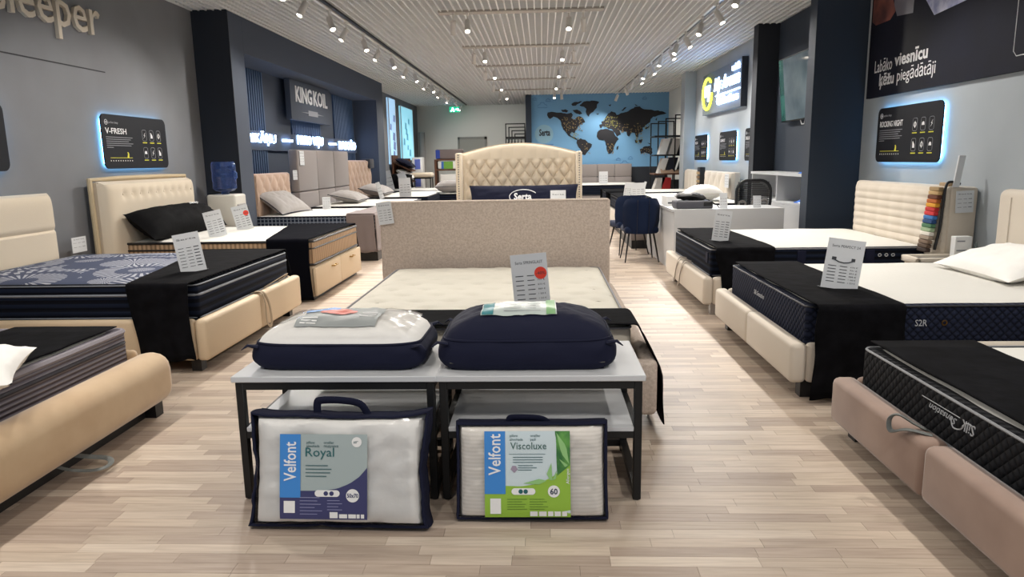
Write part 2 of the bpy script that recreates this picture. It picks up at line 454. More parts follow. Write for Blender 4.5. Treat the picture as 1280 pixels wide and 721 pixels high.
struct('wall_right', B().box(3.8, 4.0, -1.0, 11.9, 0, 3.9).box(3.8, 4.0, 11.9, 18.5, 0, 3.9), m_wallr)
struct('wall_right_far', B().box(4.1, 4.3, 18.5, 23.7, 0, 3.9).box(4.0, 4.3, 18.4, 18.6, 0, 3.9), m_back)
struct('wall_back', B().box(-4.9, 4.3, 27.4, 27.6, 0, 3.9), m_back)
struct('wall_mural', B().box(-0.32, 4.1, 23.6, 23.75, 1.16, 3.5), m_blue)
struct('wall_mural_lower', B().box(-0.32, 4.1, 23.59, 23.75, 0, 1.16), m_dark)
struct('wall_mural_side', B().box(-0.5, -0.32, 23.45, 27.4, 0, 3.5), m_darkpl)
struct('wall_pillar_right', B().box(3.2, 3.8, 8.76, 8.98, 0, 3.9), m_darkpl)
struct('wall_recess', B().box(3.785, 3.799, 9.2, 11.9, 0, 3.5), m_darkpl)
struct('wall_pillar_tv', B().box(3.45, 3.8, 11.9, 12.15, 0, 3.5), m_dark)
struct('wall_pillar_far', B().box(3.53, 3.8, 18.1, 18.6, 0, 3.5), m_wallr)
struct('trim_left', B().box(-4.7, -4.685, -1.0, 9.84, 0, 0.08), mat('skirting', '#4a4a4c', 0.6))
struct('trim_right', B().box(3.785, 3.8, -1.0, 8.75, 0, 0.08), MC['skirting'])
d = struct('door_1', B().box(-3.1, -2.15, 27.37, 27.4, 0, 2.25), mat('door_grey', '#9c9c95', 0.7))
obj('door_frame', B().box(-3.18, -3.1, 27.34, 27.4, 0, 2.33).box(-2.15, -2.07, 27.34, 27.4, 0, 2.33).box(-3.18, -2.07, 27.34, 27.4, 2.25, 2.33), mat('door_frame', '#8a8a84', 0.7), d, smooth=False)
obj('handle', B().tube([(-2.25, 27.36, 1.02), (-2.25, 27.31, 1.02), (-2.37, 27.31, 1.02)], 0.012), m_chrome, d)

# ------------------------------------------------------------------ lights on show
def ordinal(n): return ('first', 'second', 'third', 'fourth', 'fifth', 'sixth', 'seventh', 'eighth', 'ninth', 'tenth', 'eleventh', 'twelfth', 'thirteenth', 'fourteenth', 'fifteenth', 'sixteenth')[n]
for side, X, e in (('left', -2.82, 27.0), ('right', 2.36, 23.3)):
    t = thing('light_track', 'long white ceiling track along the %s row of beds' % side, 'light track', (X, 8, 3.46), 'ceiling light tracks')
    obj('rail', B().box(X - 0.02, X + 0.02, 0.0, e, 3.455, 3.50), m_whitem, t, smooth=False)
    obj('slot', B().box(X + 0.03, X + 0.07, 0.0, e, 3.47, 3.50), m_blackm, t, smooth=False, label='dark slot beside the rail')
def head_meshes():
    L = 0.19
    b = B().lathe([(0.0, 0), (0.038, 0), (0.042, -0.01), (0.042, -L), (0.036, -L), (0.034, -L + 0.02), (0, -L + 0.02)], n=18)
    c = B().lathe([(0.0, -L + 0.0215), (0.033, -L + 0.0215), (0.033, -L + 0.018), (0, -L + 0.018)], n=16)
    return b, c
HB, HC = head_meshes()
proto = {}
def fixture(x, y, d, label, group, ztop=3.455, power=SPOT_W * 1.05, size=115, cyl=False):
    r = thing('spotlight', label, 'spotlight', (x, y, ztop), group)
    q = Vector(d).normalized().to_track_quat('-Z', 'Y')
    drop = 0.10
    if 'body' not in proto:
        for k, bb, mm in (('body', HB, m_whitem), ('lens', HC, m_lens), ('bracket', B().box(-0.018, 0.018, -0.05, 0.05, -0.025, 0.0).tube([(0, 0, -0.02), (0, 0, -0.105)], 0.011), m_whitem)):
            me = bpy.data.meshes.new(k); me.from_pydata(bb.v, [], bb.f); me.materials.append(mm); me.shade_smooth()
            try: me.set_sharp_from_angle(angle=0.6)
            except Exception: pass
            proto[k] = me
    for k in ('bracket', 'body', 'lens'):
        o = bpy.data.objects.new(k, proto[k]); COL.objects.link(o); o.parent = r
        if k != 'bracket':
            o.location = (0, 0, -drop); o.rotation_euler = q.to_euler()
        if k == 'lens': o['label'] = 'glowing lens'
    dn = Vector(d).normalized()
    lamp(Vector((0, 0, -drop)) + dn * 0.20, d, power, size, parent=r)
Ls = [8.0, 8.9, 9.85, 10.7, 11.7, 12.8, 13.85, 15.4, 16.3, 18.0, 18.8, 20.4, 21.3, 22.3, 23.8, 25.7]
for i, y in enumerate(Ls):
    fixture(-2.82, y, (-0.42 if i % 2 else 0.4, (-0.45 if i < 12 or i % 2 else 0.9), -1), 'white cylinder spotlight on the left ceiling track, %s from the camera' % ordinal(i), 'spotlights on the left track')
Rs = [9.0, 10.1, 10.98, 12.2, 12.9, 13.6, 14.5, 15.9, 16.7, 17.8, 18.8, 20.6, 22.6]
for i, y in enumerate(Rs):
    fixture(2.36, y, (0.42 if i % 2 else -0.38, (-0.45 if i < 10 else 0.3), -1), 'white cylinder spotlight on the right ceiling track, %s from the camera' % ordinal(i), 'spotlights on the right track')
rows = ('first', 'second', 'third', 'fourth', 'fifth')
for i, y in enumerate((10.4, 13.5, 16.2, 18.9, 21.7)):
    for x, dd, nm in ((-1.22, (-0.1, 0.65 if y < 20 else 0.1, -1), 'outer left'), (-1.02, (0.05, -0.62, -1), 'inner left'), (0.40, (-0.05, -0.62, -1), 'inner right'), (0.60, (0.1, 0.65 if y < 20 else 0.1, -1), 'outer right')):
        fixture(x, y, dd, 'white cylinder spotlight, %s one on the %s ceiling crossbar from the camera' % (nm, rows[i]), 'spotlights on the crossbars', ztop=3.475, power=SPOT_W * 0.8)
t = thing('exit_sign', 'small green lit emergency exit sign under the ceiling at the back', 'sign', mtx=F_front(-3.2, 26.9, 3.32))
obj('sign_box', B().box(-0.2, 0.2, -0.1, 0.1, -0.04, 0.0), mat('exit_green', '#1fae7a', 0.5, emit='#1fc08a', es=1.2), t, smooth=False)
obj('arrow', B().prism([(0.03, 0.02), (0.1, 0.02), (0.1, 0.05), (0.17, 0), (0.1, -0.05), (0.1, -0.02), (0.03, -0.02)], flatfn(0.0, 0.004)), m_glow, t, smooth=False)
obj('running_figure', B().prism([(-0.1, 0.06), (-0.06, 0.06), (-0.03, 0.0), (-0.01, -0.07), (-0.05, -0.07), (-0.08, -0.02), (-0.13, -0.07), (-0.16, -0.06), (-0.1, 0.01)], flatfn(0.0, 0.004)), m_glow, t, smooth=False)
obj('hanger', B().tube([(0, 0.1, -0.02), (0, 0.17, -0.02)], 0.008), m_whitem, t)

# ------------------------------------------------------------------ wall panels
PNW, PNH = 1.30, 0.58
def info_panel(mtx, title, label, group, w=PNW, h=PNH):
    t = thing('info_panel', label, 'info panel', mtx=mtx, group=group)
    obj('board', B().prism(rrect(w, h, 0.07), flatfn(0.035, 0.05)), m_panel, t, smooth=False)
    p = [(x, y, 0.022) for x, y in rrect(w - 0.06, h - 0.06, 0.05)]
    obj('light_strip', B().tube(p, 0.009, 6, closed=True), m_led, t, label='cyan light strip round the back edge')
    obj('spacer', B().box(-0.2, 0.2, -0.1, 0.1, 0.0, 0.035), m_blackp, t, smooth=False)
    zt = 0.0505
    L = -w / 2 + 0.06
    obj('title', text_b(title, 0.075, L, 0.085, zt, 0.0006, w=min(0.056 * len(title), 0.50), h=0.062, bold=0.001), m_ink, t, smooth=False)
    obj('brand_line', text_b('perfect sleep', 0.034, L + 0.07, h / 2 - 0.095, zt, 0.0006), m_inkg, t, smooth=False)
    b = B(); pts = circ(0.026, 20, L + 0.028, h / 2 - 0.085); q = circ(0.020, 20, L + 0.028, h / 2 - 0.085)
    b.tube([(x, y, zt) for x, y in pts], 0.003, 4, closed=True); obj('logo_ring', b, m_ink, t)
    obj('logo_letters', text_b('m', 0.045, L + 0.013, h / 2 - 0.096, zt, 0.0006), m_ink, t, smooth=False)
    b = B()
    for k in range(6):
        b.box(L, L + (0.50 - 0.04 * (k % 3) if k < 5 else 0.12), 0.045 - 0.022 * k, 0.052 - 0.022 * k, zt, zt + 0.0008)
    obj('small_print', b, m_inkg, t, smooth=False, stuff=True)
    obj('scale_line', B().box(L + 0.04, L + 0.46, -0.175, -0.170, zt, zt + 0.0008), m_inky, t, smooth=False)
    b = B()
    for k in range(10): b.box(L + 0.04 + k * 0.045, L + 0.052 + k * 0.045, -0.21, -0.198, zt, zt + 0.0008)
    obj('scale_digits', b, m_ink, t, smooth=False, stuff=True)
    obj('scale_marker', B().prism([(L + 0.36, -0.17), (L + 0.375, -0.13), (L + 0.37, -0.11), (L + 0.385, -0.11), (L + 0.40, -0.13), (L + 0.395, -0.17)], flatfn(zt, zt + 0.0008)), m_inky, t, smooth=False)
    for r in range(2):
        for c in range(3):
            cx = 0.16 + c * 0.155 ; cy = 0.085 - r * 0.20
            b = B().tube([(x, y, zt) for x, y in rrect(0.085, 0.125, 0.02, 3, cx, cy)], 0.0025, 4, closed=True)
            i = obj('icon_frame', b, m_inkg, t)
            k = (r * 3 + c + len(title)) % 4
            if k == 0: g = B().prism([(cx - .02, cy - .03), (cx + .02, cy - .03), (cx + .02, cy), (cx - .012, cy + .035), (cx - .02, cy + .035)], flatfn(zt, zt + .0008))
            elif k == 1: g = B().tube([(x, y, zt) for x, y in circ(0.022, 12, cx, cy)], 0.004, 4, closed=True).box(cx - .004, cx + .004, cy - .035, cy + .035, zt, zt + .0008)
            elif k == 2: g = B().prism([(cx - .025, cy - .012), (cx + .025, cy - .012), (cx + .018, cy + .018), (cx - .005, cy + .024), (cx - .022, cy + .01)], flatfn(zt, zt + .0008))
            else: g = B().prism([(cx - .02, cy - .035), (cx + .004, cy - .006), (cx - .012, cy), (cx + .02, cy + .035), (cx + .004, cy + .004), (cx + .018, cy - .002)], flatfn(zt, zt + .0008))
            obj('icon', g, m_ink, i, smooth=False)
            obj('caption', B().box(cx - 0.045, cx + 0.045, cy - 0.088, cy - 0.078, zt, zt + 0.0008), m_inky, t, smooth=False)
    return t
info_panel(F_left(-4.7, 8.14, 1.718), 'V-FRESH', 'backlit black info panel above the button tufted headboard on the left wall', 'backlit info panels')
info_panel(F_left(-4.7, 5.46, 1.718), 'V-COOL', 'backlit black info panel cut off by the left picture edge', 'backlit info panels')
info_panel(F_right(3.8, 7.61, 1.645), 'ROCKING NIGHT', 'large backlit black info panel under the dark poster on the right wall', 'backlit info panels')
info_panel(F_right(3.8, 17.2, 1.655), 'RELAX', 'small far backlit info panel nearest the far right pillar', 'backlit info panels')
info_panel(F_right(3.8, 14.75, 1.65), 'COMFORT', 'far backlit info panel between two others on the right wall', 'backlit info panels')
info_panel(F_right(3.8, 12.85, 1.65), 'BALANCE', 'far backlit info panel half hidden by the dark pillar beside the television', 'backlit info panels')

t = thing('wall_lettering', 'large raised cream lower-case letters high on the upper left wall', 'lettering', mtx=F_left(-4.7, 6.18, 2.80))
b = text_b('sleeper', 0.6, 0, 0, 0.02, 0.018, w=1.53, bold=0.002)
ys = [v[1] for v in b.v]; y0, y1 = min(ys), max(ys)
b.v = [(x, (y - y0) * 0.50 / (y1 - y0) - 0.115, z) for x, y, z in b.v]
obj('letters', b, mat('letter_cream', '#cfc4b2', 0.6), t, smooth=False)

t = thing('brand_board', 'square dark board with pale serif capitals high in the left niche', 'sign', mtx=F_left(-4.8, 14.5, 2.62))
obj('board', B().box(-1.25, 1.25, -0.36, 0.37, 0.1, 0.2), m_niche, t, smooth=False)
obj('word', text_b('KING', 0.3, -0.98, -0.03, 0.205, 0.006, w=0.96, h=0.30, bold=0.006), m_ink, t, smooth=False)
obj('word', text_b('KOIL', 0.3, 0.08, -0.03, 0.205, 0.006, w=0.92, h=0.30, bold=0.006), m_ink, t, smooth=False)
obj('ribbon', B().prism([(-0.7, -0.2), (-0.3, -0.205), (-0.3, -0.245), (0.3, -0.245), (0.3, -0.205), (0.72, -0.2), (0.3, -0.185), (0.3, -0.145), (-0.3, -0.145), (-0.3, -0.185)], flatfn(0.2, 0.21)), m_inkg, t, smooth=False)
t = thing('lit_sign', 'row of white glowing capital letters on the niche wall', 'sign', mtx=F_left(-4.745, 14.0, 1.78))
for s, y0, w in (('KRIKĀŅU', 11.25, 1.45), ('PIRKO VIŅU', 13.85, 1.62), ('RASOŠO', 16.7, 1.5)):
    obj('word', text_b(s, 0.25, y0 - 14.0, -0.02, 0.02, 0.008, w=w, h=0.24, bold=0.0), m_glow, t, smooth=False)
for y0 in (13.05, 15.95): obj('dash', B().box(y0 - 14.0, y0 - 13.55, 0.07, 0.11, 0.0, 0.05), m_glow, t, smooth=False)
# big poster on the right wall
t = thing('poster', 'large dark poster reading viesnīcu ķēžu piegādātāji high on the right wall', 'poster', mtx=F_right(3.8, 8.62, 2.07))
obj('board', B().box(0, 4.2, 0, 1.4, 0.0, 0.04), mat('poster_navy', '#14151f', 0.7, var=('#191c2c', 1.2), spec=0.2), t, smooth=False)
zz = 0.0405
obj('lettering', text_b('Labāko', 0.15, 0.17, 0.265, zz, 0.001, w=0.40, h=0.14), m_ink, t, smooth=False)
obj('lettering', text_b('viesnīcu', 0.15, 0.62, 0.285, zz, 0.001, w=0.66, h=0.14, bold=0.004), m_ink, t, smooth=False)
obj('lettering', text_b('ķēžu', 0.15, 0.30, 0.075, zz, 0.001, w=0.33, h=0.17, bold=0.004), m_ink, t, smooth=False)
obj('lettering', text_b('piegādātāji', 0.15, 0.70, 0.085, zz, 0.001, w=0.74, h=0.17), m_ink, t, smooth=False)
obj('picture_mattress', B().prism([(1.0, 1.4), (1.02, 1.08), (1.17, 0.84), (1.34, 0.67), (1.90, 0.70), (2.05, 1.4)], flatfn(0.04, 0.041)), mat('poster_white', '#c8cbe0', 0.5, var=('#8087b5', 9)), t, smooth=False)
obj('picture_hand', B().prism([(0.03, 1.4), (0.03, 0.84), (0.12, 0.79), (0.45, 0.79), (0.56, 0.86), (0.48, 1.0), (0.44, 1.4)], flatfn(0.04, 0.041)), mat('poster_skin', '#8a5348', 0.5, var=('#4e302e', 5)), t, smooth=False)
obj('picture_sleeve', B().prism([(0.48, 1.4), (0.52, 0.93), (0.60, 0.80), (0.93, 0.77), (0.95, 1.4)], flatfn(0.04, 0.041)), mat('poster_grey', '#6d6a74', 0.5), t, smooth=False)
obj('frame_line', B().tube([(4.0, 0.12, zz), (2.62, 0.12, zz), (2.58, 0.16, zz), (2.58, 1.4, zz)], 0.004, 4), m_ink, t, smooth=False)
obj('frame_digit', text_b('7', 0.16, 2.70, 0.24, zz, 0.001), m_ink, t, smooth=False)
# lit logo board
t = thing('logo_board', 'grey board with a glowing round yellow logo and white script', 'sign', mtx=F_right(3.795, 16.85, 2.36))
obj('board', B().box(0, 3.2, 0, 0.87, 0.0, 0.10), mat('board_grey', '#6f7a86', 0.7), t, smooth=False)
obj('edge', B().box(3.2, 3.22, -0.01, 0.88, 0.0, 0.115), m_dark, t, smooth=False)
obj('logo_ring', B().tube([(0.5 + 0.42 * math.cos(a / 12 * math.pi), 0.44 + 0.33 * math.sin(a / 12 * math.pi), 0.12) for a in range(3, 25)], 0.025, 6), m_glowy, t)
obj('logo_letters', text_b('my', 0.4, 0.28, 0.28, 0.115, 0.008, w=0.44, h=0.34, bold=0.006), m_glow, t, smooth=False)
obj('script', text_b('My Aroma', 0.4, 1.08, 0.36, 0.108, 0.008, w=1.98, h=0.34, shear=0.3, bold=0.004), m_glow, t, smooth=False)
obj('script', text_b('with', 0.2, 2.55, 0.70, 0.115, 0.015, w=0.5, h=0.12, shear=0.3), m_glow, t, smooth=False)
obj('script', text_b('Collections', 0.2, 1.4, 0.14, 0.115, 0.015, w=1.6, h=0.16), m_glow, t, smooth=False)
obj('underline', B().box(1.25, 3.1, 0.325, 0.345, 0.10, 0.12), m_glow, t, smooth=False)
# lit posters far left
for i, (y0, y1, z0, z1) in enumerate(((22.0, 23.0, 1.38, 3.38), (23.9, 26.05, 1.5, 3.27))):
    t = thing('light_poster', ('narrow backlit bluish poster with pictures nearest the niche', 'wide backlit turquoise poster behind the wooden rack')[i], 'light box', mtx=F_left(-4.7, y0, z0), group='backlit posters on the far left wall')
    w, h = y1 - y0, z1 - z0
    obj('light_face', B().box(0, w, 0, h, 0.0, 0.06), mat('poster_glow_%d' % i, '#9fd8ef', 0.4, emit=('#a9cdf2', '#8fd6ea')[i], es=0.9), t, smooth=False)
    obj('frame', B().tube([(x, y, 0.06) for x, y in ((0, 0), (w, 0), (w, h), (0, h))], 0.015, 4, closed=True), m_whitem, t)
    rr2 = random.Random(i + 5)
    for k in range(5 if i == 0 else 7):
        b = B(); cx, cy = rr2.uniform(0.2 * w, 0.8 * w), h * (0.15 + 0.7 * k / (5 if i == 0 else 7)); s_ = rr2.uniform(0.1, 0.2)
        b.prism([(cx - s_, cy - s_ * .6), (cx + s_ * .8, cy - s_ * .8), (cx + s_, cy + s_ * .5), (cx - s_ * .5, cy + s_ * .7)], flatfn(0.06, 0.0615))
        obj('picture', b, mat('poster_pic_%d' % i, ('#6f86b0', '#5f9fb8')[i], 0.5, emit=('#7488b5', '#68b0c4')[i], es=0.45), t, smooth=False)
# television
mt = frame((3.70, 11.36, 1.94), (0, -1, 0), (-0.10, 0, 1))
t = thing('television', 'dark glossy television hung above the white cabinet in the dark recess', 'television', mtx=mt)
obj('housing', B().rbox(0, 1.65, 0, 0.93, -0.05, -0.004, 0.01), m_blackp, t)
obj('screen', B().box(0.012, 1.638, 0.012, 0.918, -0.004, 0.0), mat('screen_glass', '#0d1a1c', 0.06, spec=0.8), t, smooth=False)
obj('screen_picture', B().box(0.02, 0.20, 0.02, 0.91, 0.0, 0.001), mat('screen_picture', '#1d3a3a', 0.1, emit='#204f4c', es=0.25, var=('#3b6a64', 3)), t, smooth=False)
obj('screen_picture', B().box(0.20, 1.63, 0.02, 0.91, 0.0, 0.001), mat('screen_picture_pale', '#46525a', 0.06, emit='#5e7480', es=0.18, var=('#65727a', 2)), t, smooth=False)
obj('wall_bracket', B().box(0.7, 0.95, 0.3, 0.65, -0.10, -0.05), m_blackm, t, smooth=False)
obj('hanging_cable', B().tube([(0.95, 0.0, -0.02), (0.9, -0.06, -0.02), (0.8, -0.06, -0.02), (0.76, 0.0, -0.02)], 0.008, 6), m_white, t)

# ------------------------------------------------------------------ mural: world map
def mp(px, py):
    return (px / 6.867 + 660 - 663) * 0.0256 - 0.33, 3.54 - ((py / 6.867 + 110) - 117) * 0.0262 - (px / 6.867 - 3) * 0.00046
t = thing('wall_map', 'black world map with continents and pins on the light blue wall', 'wall map', (1.9, 23.6, 1.2))
land = {
 'landmass': [
  [(165, 205), (200, 198), (240, 205), (285, 205), (330, 215), (370, 205), (385, 225), (370, 250), (400, 262), (420, 240), (440, 235), (470, 250), (490, 285), (455, 300), (430, 320), (405, 355), (400, 375), (385, 372), (375, 365), (358, 385), (370, 400), (400, 410), (425, 430), (415, 432), (380, 412), (345, 398), (325, 370), (300, 345), (285, 310), (275, 270), (250, 250), (215, 238), (185, 258), (170, 245), (160, 225)],
  [(440, 145), (480, 115), (560, 108), (612, 120), (592, 140), (590, 165), (560, 200), (535, 215), (522, 240), (505, 225), (495, 200), (500, 175), (480, 158)],
  [(370, 135), (400, 118), (465, 112), (440, 130), (410, 148), (380, 150)],
  [(380, 185), (420, 180), (450, 195), (465, 215), (440, 222), (400, 205)],
  [(280, 182), (320, 178), (345, 190), (330, 205), (295, 200)],
  [(420, 432), (450, 418), (490, 430), (515, 455), (550, 468), (545, 490), (525, 515), (500, 545), (490, 560), (455, 545), (450, 510), (425, 480), (415, 455)],
  [(595, 370), (625, 345), (665, 338), (705, 350), (740, 365), (755, 400), (782, 425), (760, 450), (745, 480), (735, 510), (715, 545), (695, 550), (680, 520), (678, 485), (668, 455), (655, 432), (610, 430), (592, 405)],
  [(765, 490), (780, 480), (778, 505), (766, 518)],
  [(618, 330), (612, 305), (635, 300), (630, 280), (660, 265), (668, 240), (685, 215), (715, 195), (750, 205), (760, 225), (800, 210), (850, 200), (890, 175), (915, 160), (960, 155), (985, 175), (1040, 182), (1100, 190), (1150, 195), (1190, 212), (1140, 225), (1105, 235), (1075, 240), (1055, 260), (1050, 285), (1010, 315), (985, 330), (990, 355), (955, 375), (950, 410), (930, 405), (920, 375), (895, 370), (870, 405), (855, 395), (850, 365), (815, 362), (790, 350), (800, 385), (765, 405), (745, 370), (725, 345), (690, 340), (665, 320), (640, 318), (630, 335)],
  [(690, 145), (715, 138), (705, 155)], [(585, 215), (610, 212), (600, 225)], [(800, 190), (840, 160), (845, 165), (815, 192)], [(915, 135), (945, 150), (925, 150)],
  [(1095, 265), (1110, 245), (1105, 272)],
  [(965, 510), (1000, 488), (1035, 485), (1050, 480), (1072, 505), (1075, 540), (1060, 560), (1035, 545), (1005, 535), (975, 550)],
  [(920, 430), (945, 440), (940, 460), (925, 455)], [(955, 430), (985, 425), (980, 455), (960, 455)], [(1030, 455), (1065, 462), (1050, 470)],
  [(1000, 330), (1030, 325), (1050, 300), (1045, 325), (1015, 345)]]}
rj = random.Random(11)
def rough(p):
    out = []
    for i in range(len(p)):
        a, c = Vector(p[i]), Vector(p[(i + 1) % len(p)]); n = max(1, int((c - a).length / 14))
        for k in range(n):
            q = a.lerp(c, k / n)
            if k: q += Vector((rj.uniform(-4, 4), rj.uniform(-4, 4)))
            out.append((q.x, q.y))
    return out
m_map = mat('map_black', '#14151c', 0.6)
for p in land['landmass']:
    obj('landmass', B().prism(rough(p), lambda u, v, s: (mp(u, v)[0], 23.6 - 0.012 * s, mp(u, v)[1])), m_map, t, smooth=False)
b = B(); b2 = B()
for (x0, x1, y0, y1, n, bb) in ((290, 470, 240, 360, 75, b), (650, 770, 240, 330, 60, b2), (360, 430, 375, 425, 14, b2), (430, 530, 440, 550, 12, b), (685, 750, 460, 545, 20, b), (770, 990, 290, 390, 50, b), (930, 1000, 400, 465, 14, b2), (975, 1070, 495, 550, 14, b), (1005, 1050, 300, 340, 8, b2)):
    for k in range(n):
        u, v = rj.uniform(x0, x1), rj.uniform(y0, y1); X, Z = mp(u, v)
        bb.prism(circ(0.016, 6, X, Z), lambda a, c, s: (a, 23.588 - 0.012 * s, c))
obj('pins', b, mat('pin_cream', '#8f7b52', 0.6), t, smooth=False, stuff=True)
obj('pins', b2, mat('pin_yellow', '#96924a', 0.6), t, smooth=False, stuff=True)
X, Z = mp(90, 400)
o = obj('lettering', B().add([(v[0] + X, 23.59 - v[2], v[1] + Z) for v in text_b('Serta', 0.3, 0, 0, 0, 0.004, w=0.36, h=0.22, bold=0.008).v], text_b('Serta', 0.3, 0, 0, 0, 0.004).f), m_map, t, smooth=False)
obj('logo_glow_patch', B().prism(circ(0.30, 24, X + 0.16, Z + 0.06), lambda u, v, s: (u, 23.6 - 0.004 * s, v)), mat('painted_pale_glow', '#84abbf', 0.7), t, smooth=False)  # vague glow round the lettering, painted as a paler disc
obj('small_print', B().box(X - 0.1, X + 0.46, 23.594, 23.6, Z - 0.30, Z - 0.26), mat('map_dark_blue', '#4d7aa8', 0.7), t, smooth=False)
for (cx, cy, s) in ((120, 150, 1.0), (170, 105, 0.5), (55, 95, 0.45), (1000, 90, 0.45), (780, 595, 0.45), (885, 585, 0.5), (835, 635, 1.0)):
    pts = [(-42, 15), (-40, -5), (-22, -10), (-12, -28), (12, -28), (22, -12), (40, -8), (42, 15)]
    obj('cloud_outline', B().tube([(mp(cx + a * s, cy + c * s)[0], 23.595, mp(cx + a * s, cy + c * s)[1]) for a, c in pts], 0.008, 4, closed=True), mat('map_dark_blue', '#4d7aa8'), t)

# ------------------------------------------------------------------ beds
def mattress(label, x0, x1, y0, y1, z0, z1, mb, mtop, group='mattresses on show', pipe=m_blackp, domed=0.015, tape=None, pr=0.008, splits=(), pipe2=None):
    t = thing('mattress', label, 'mattress', ((x0 + x1) / 2, (y0 + y1) / 2, z0), group)
    obj('border', B().rbox(x0, x1, y0, y1, z0, z1 - 0.012, 0.03, 3), mb, t)
    def top(u, v):
        a, c = 2 * u - 1, 2 * v - 1
        e = (1 - abs(a) ** 10) * (1 - abs(c) ** 10)
        return (x0 + 0.012 + (x1 - x0 - 0.024) * u, y0 + 0.012 + (y1 - y0 - 0.024) * v, z1 - 0.022 + 0.02 * max(e, 0) ** 0.4 + domed * (1 - a * a) * (1 - c * c) + 0.004 * nz(x0 + u * 7, v * 6, 3))
    obj('top_panel', B().grid(36, 30, top), mtop, t)
    def loop(z, o=0.0):
        w, h = x1 - x0, y1 - y0
        return [(x, y, z) for x, y in rrect(w + o, h + o, 0.05, 5, (x0 + x1) / 2, (y0 + y1) / 2)]
    obj('piping', B().tube(loop(z1 - 0.02), pr, 6, closed=True), pipe, t)
    obj('piping', B().tube(loop(z0 + 0.02), pr, 6, closed=True), pipe, t)
    for zt in (tape or []):
        obj('tape', B().tube(loop(zt, 0.002), 0.010, 6, closed=True), pipe2 or pipe, t)
    return t
def drape(label, x0, x1, y0, y1, ztop, znear, zfar=None, axis='y', m=m_black, skew=0.0, group='foot covers on the beds', out=0.016, amp=0.02, name='foot_cover', cat='bed cover', round_hem=0.0, flare=0.0):
    """cloth lying across the mattress foot; near side (low y) hangs to znear, far side to zfar. axis='x' swaps x and y."""
    t = thing(name, label, cat, ((x0 + x1) / 2, (y0 + y1) / 2, ztop) if axis == 'y' else ((y0 + y1) / 2, (x0 + x1) / 2, ztop), group)
    path = []
    r = 0.035
    if znear is not None:
        n = max(3, int((ztop - znear) / 0.05))
        for k in range(n): path.append((y0 - out, znear + (ztop - r - znear) * k / n, 1 - k / n))
        for k in range(5):
            a = math.pi / 2 * k / 4; path.append((y0 - out + r - r * math.cos(a), ztop - r + r * math.sin(a), 0))
    else: path.append((y0, ztop, 0))
    for k in range(1, 14): path.append((y0 - out + r + (y1 - y0 + 2 * out - 2 * r) * k / 14, ztop, 0))
    if zfar is not None:
        for k in range(5):
            a = math.pi / 2 * k / 4; path.append((y1 + out - r + r * math.sin(a), ztop - r + r * math.cos(a), 0))
        n = max(3, int((ztop - zfar) / 0.05))
        for k in range(1, n + 1): path.append((y1 + out, ztop - r - (ztop - r - zfar) * k / n, k / n))
    else: path.append((y1, ztop, 0))
    P = path; nv = len(P) - 1
    def f(u, v):
        y, z, hgt = P[min(nv, int(round(v * nv)))]
        x = x0 + (x1 - x0) * u + skew * (min(1, max(0, (y - y0) / (y1 - y0))) - 0.5) * (1 - u) + 0.012 * nz(u * 3 + x0, v * 9, 1)
        w = math.sin(u * 11 + x0 * 3 + 2 * hgt) * 0.6 + nz(u * 5, hgt * 2, x0) * 1.2
        side = -1 if v < 0.5 else 1
        y += side * (amp * hgt * (0.9 + w) + flare * min(1.0, hgt * 2.2) ** 0.8)
        x += 0.05 * hgt * hgt * (u - 0.5) + round_hem * hgt * (u - 1.0)
        if hgt > 0.97: z += 0.025 * nz(u * 4, 7, x0)
        if hgt == 0: z += 0.004 * nz(x * 6, y * 6, 2) + 0.004
        return (x, y, z) if axis == 'y' else (y, x, z)
    obj('cloth', B().grid(34, nv, f), m, t, solid=0.006)
    return t
def rect_sock(u, v): pass
def bed_base(label, x0, x1, y0, y1, z0, z1, m, foot, split=True, group='upholstered bed bases', legs=0.06, r=0.03, legm=None, dx=0.09):
    """x1 side or x0 side is the foot ('+x','-x'); rails are 9 cm thick"""
    t = thing('bed', label, 'bed', ((x0 + x1) / 2, (y0 + y1) / 2, 0), group)
    fx = x1 if foot == '+x' else x0; s = -1 if foot == '+x' else 1
    a, c = sorted((fx, fx + s * dx))
    if split:
        ym = (y0 + y1) / 2 if split is True else split
        obj('foot_panel', B().rbox(a, c, y0, ym, z0, z1, r, 3), m, t)
        obj('foot_panel', B().rbox(a, c, ym, y1, z0, z1, r, 3), m, t)
    else: obj('foot_panel', B().rbox(a, c, y0, y1, z0, z1, r, 4), m, t)
    xa, xb = (x0, x1 - dx) if foot == '+x' else (x0 + dx, x1)
    obj('side_rail', B().rbox(xa, xb, y0, y0 + 0.07, z0, z1, min(r, .03), 3), m, t)
    obj('side_rail', B().rbox(xa, xb, y1 - 0.07, y1, z0, z1, min(r, .03), 3), m, t)
    obj('slat_deck', B().box(xa, xb, y0 + 0.07, y1 - 0.07, z1 - 0.16, z1 - 0.11), m_blackp, t, smooth=False)
    for xx in (x0 + 0.12, x1 - 0.12):
        for yy_ in (y0 + 0.09, y1 - 0.09):
            obj('leg', B().box(xx - 0.035, xx + 0.035, yy_ - 0.04, yy_ + 0.04, 0, z0 + 0.01), legm or m_blackp, t, smooth=False)
    return t
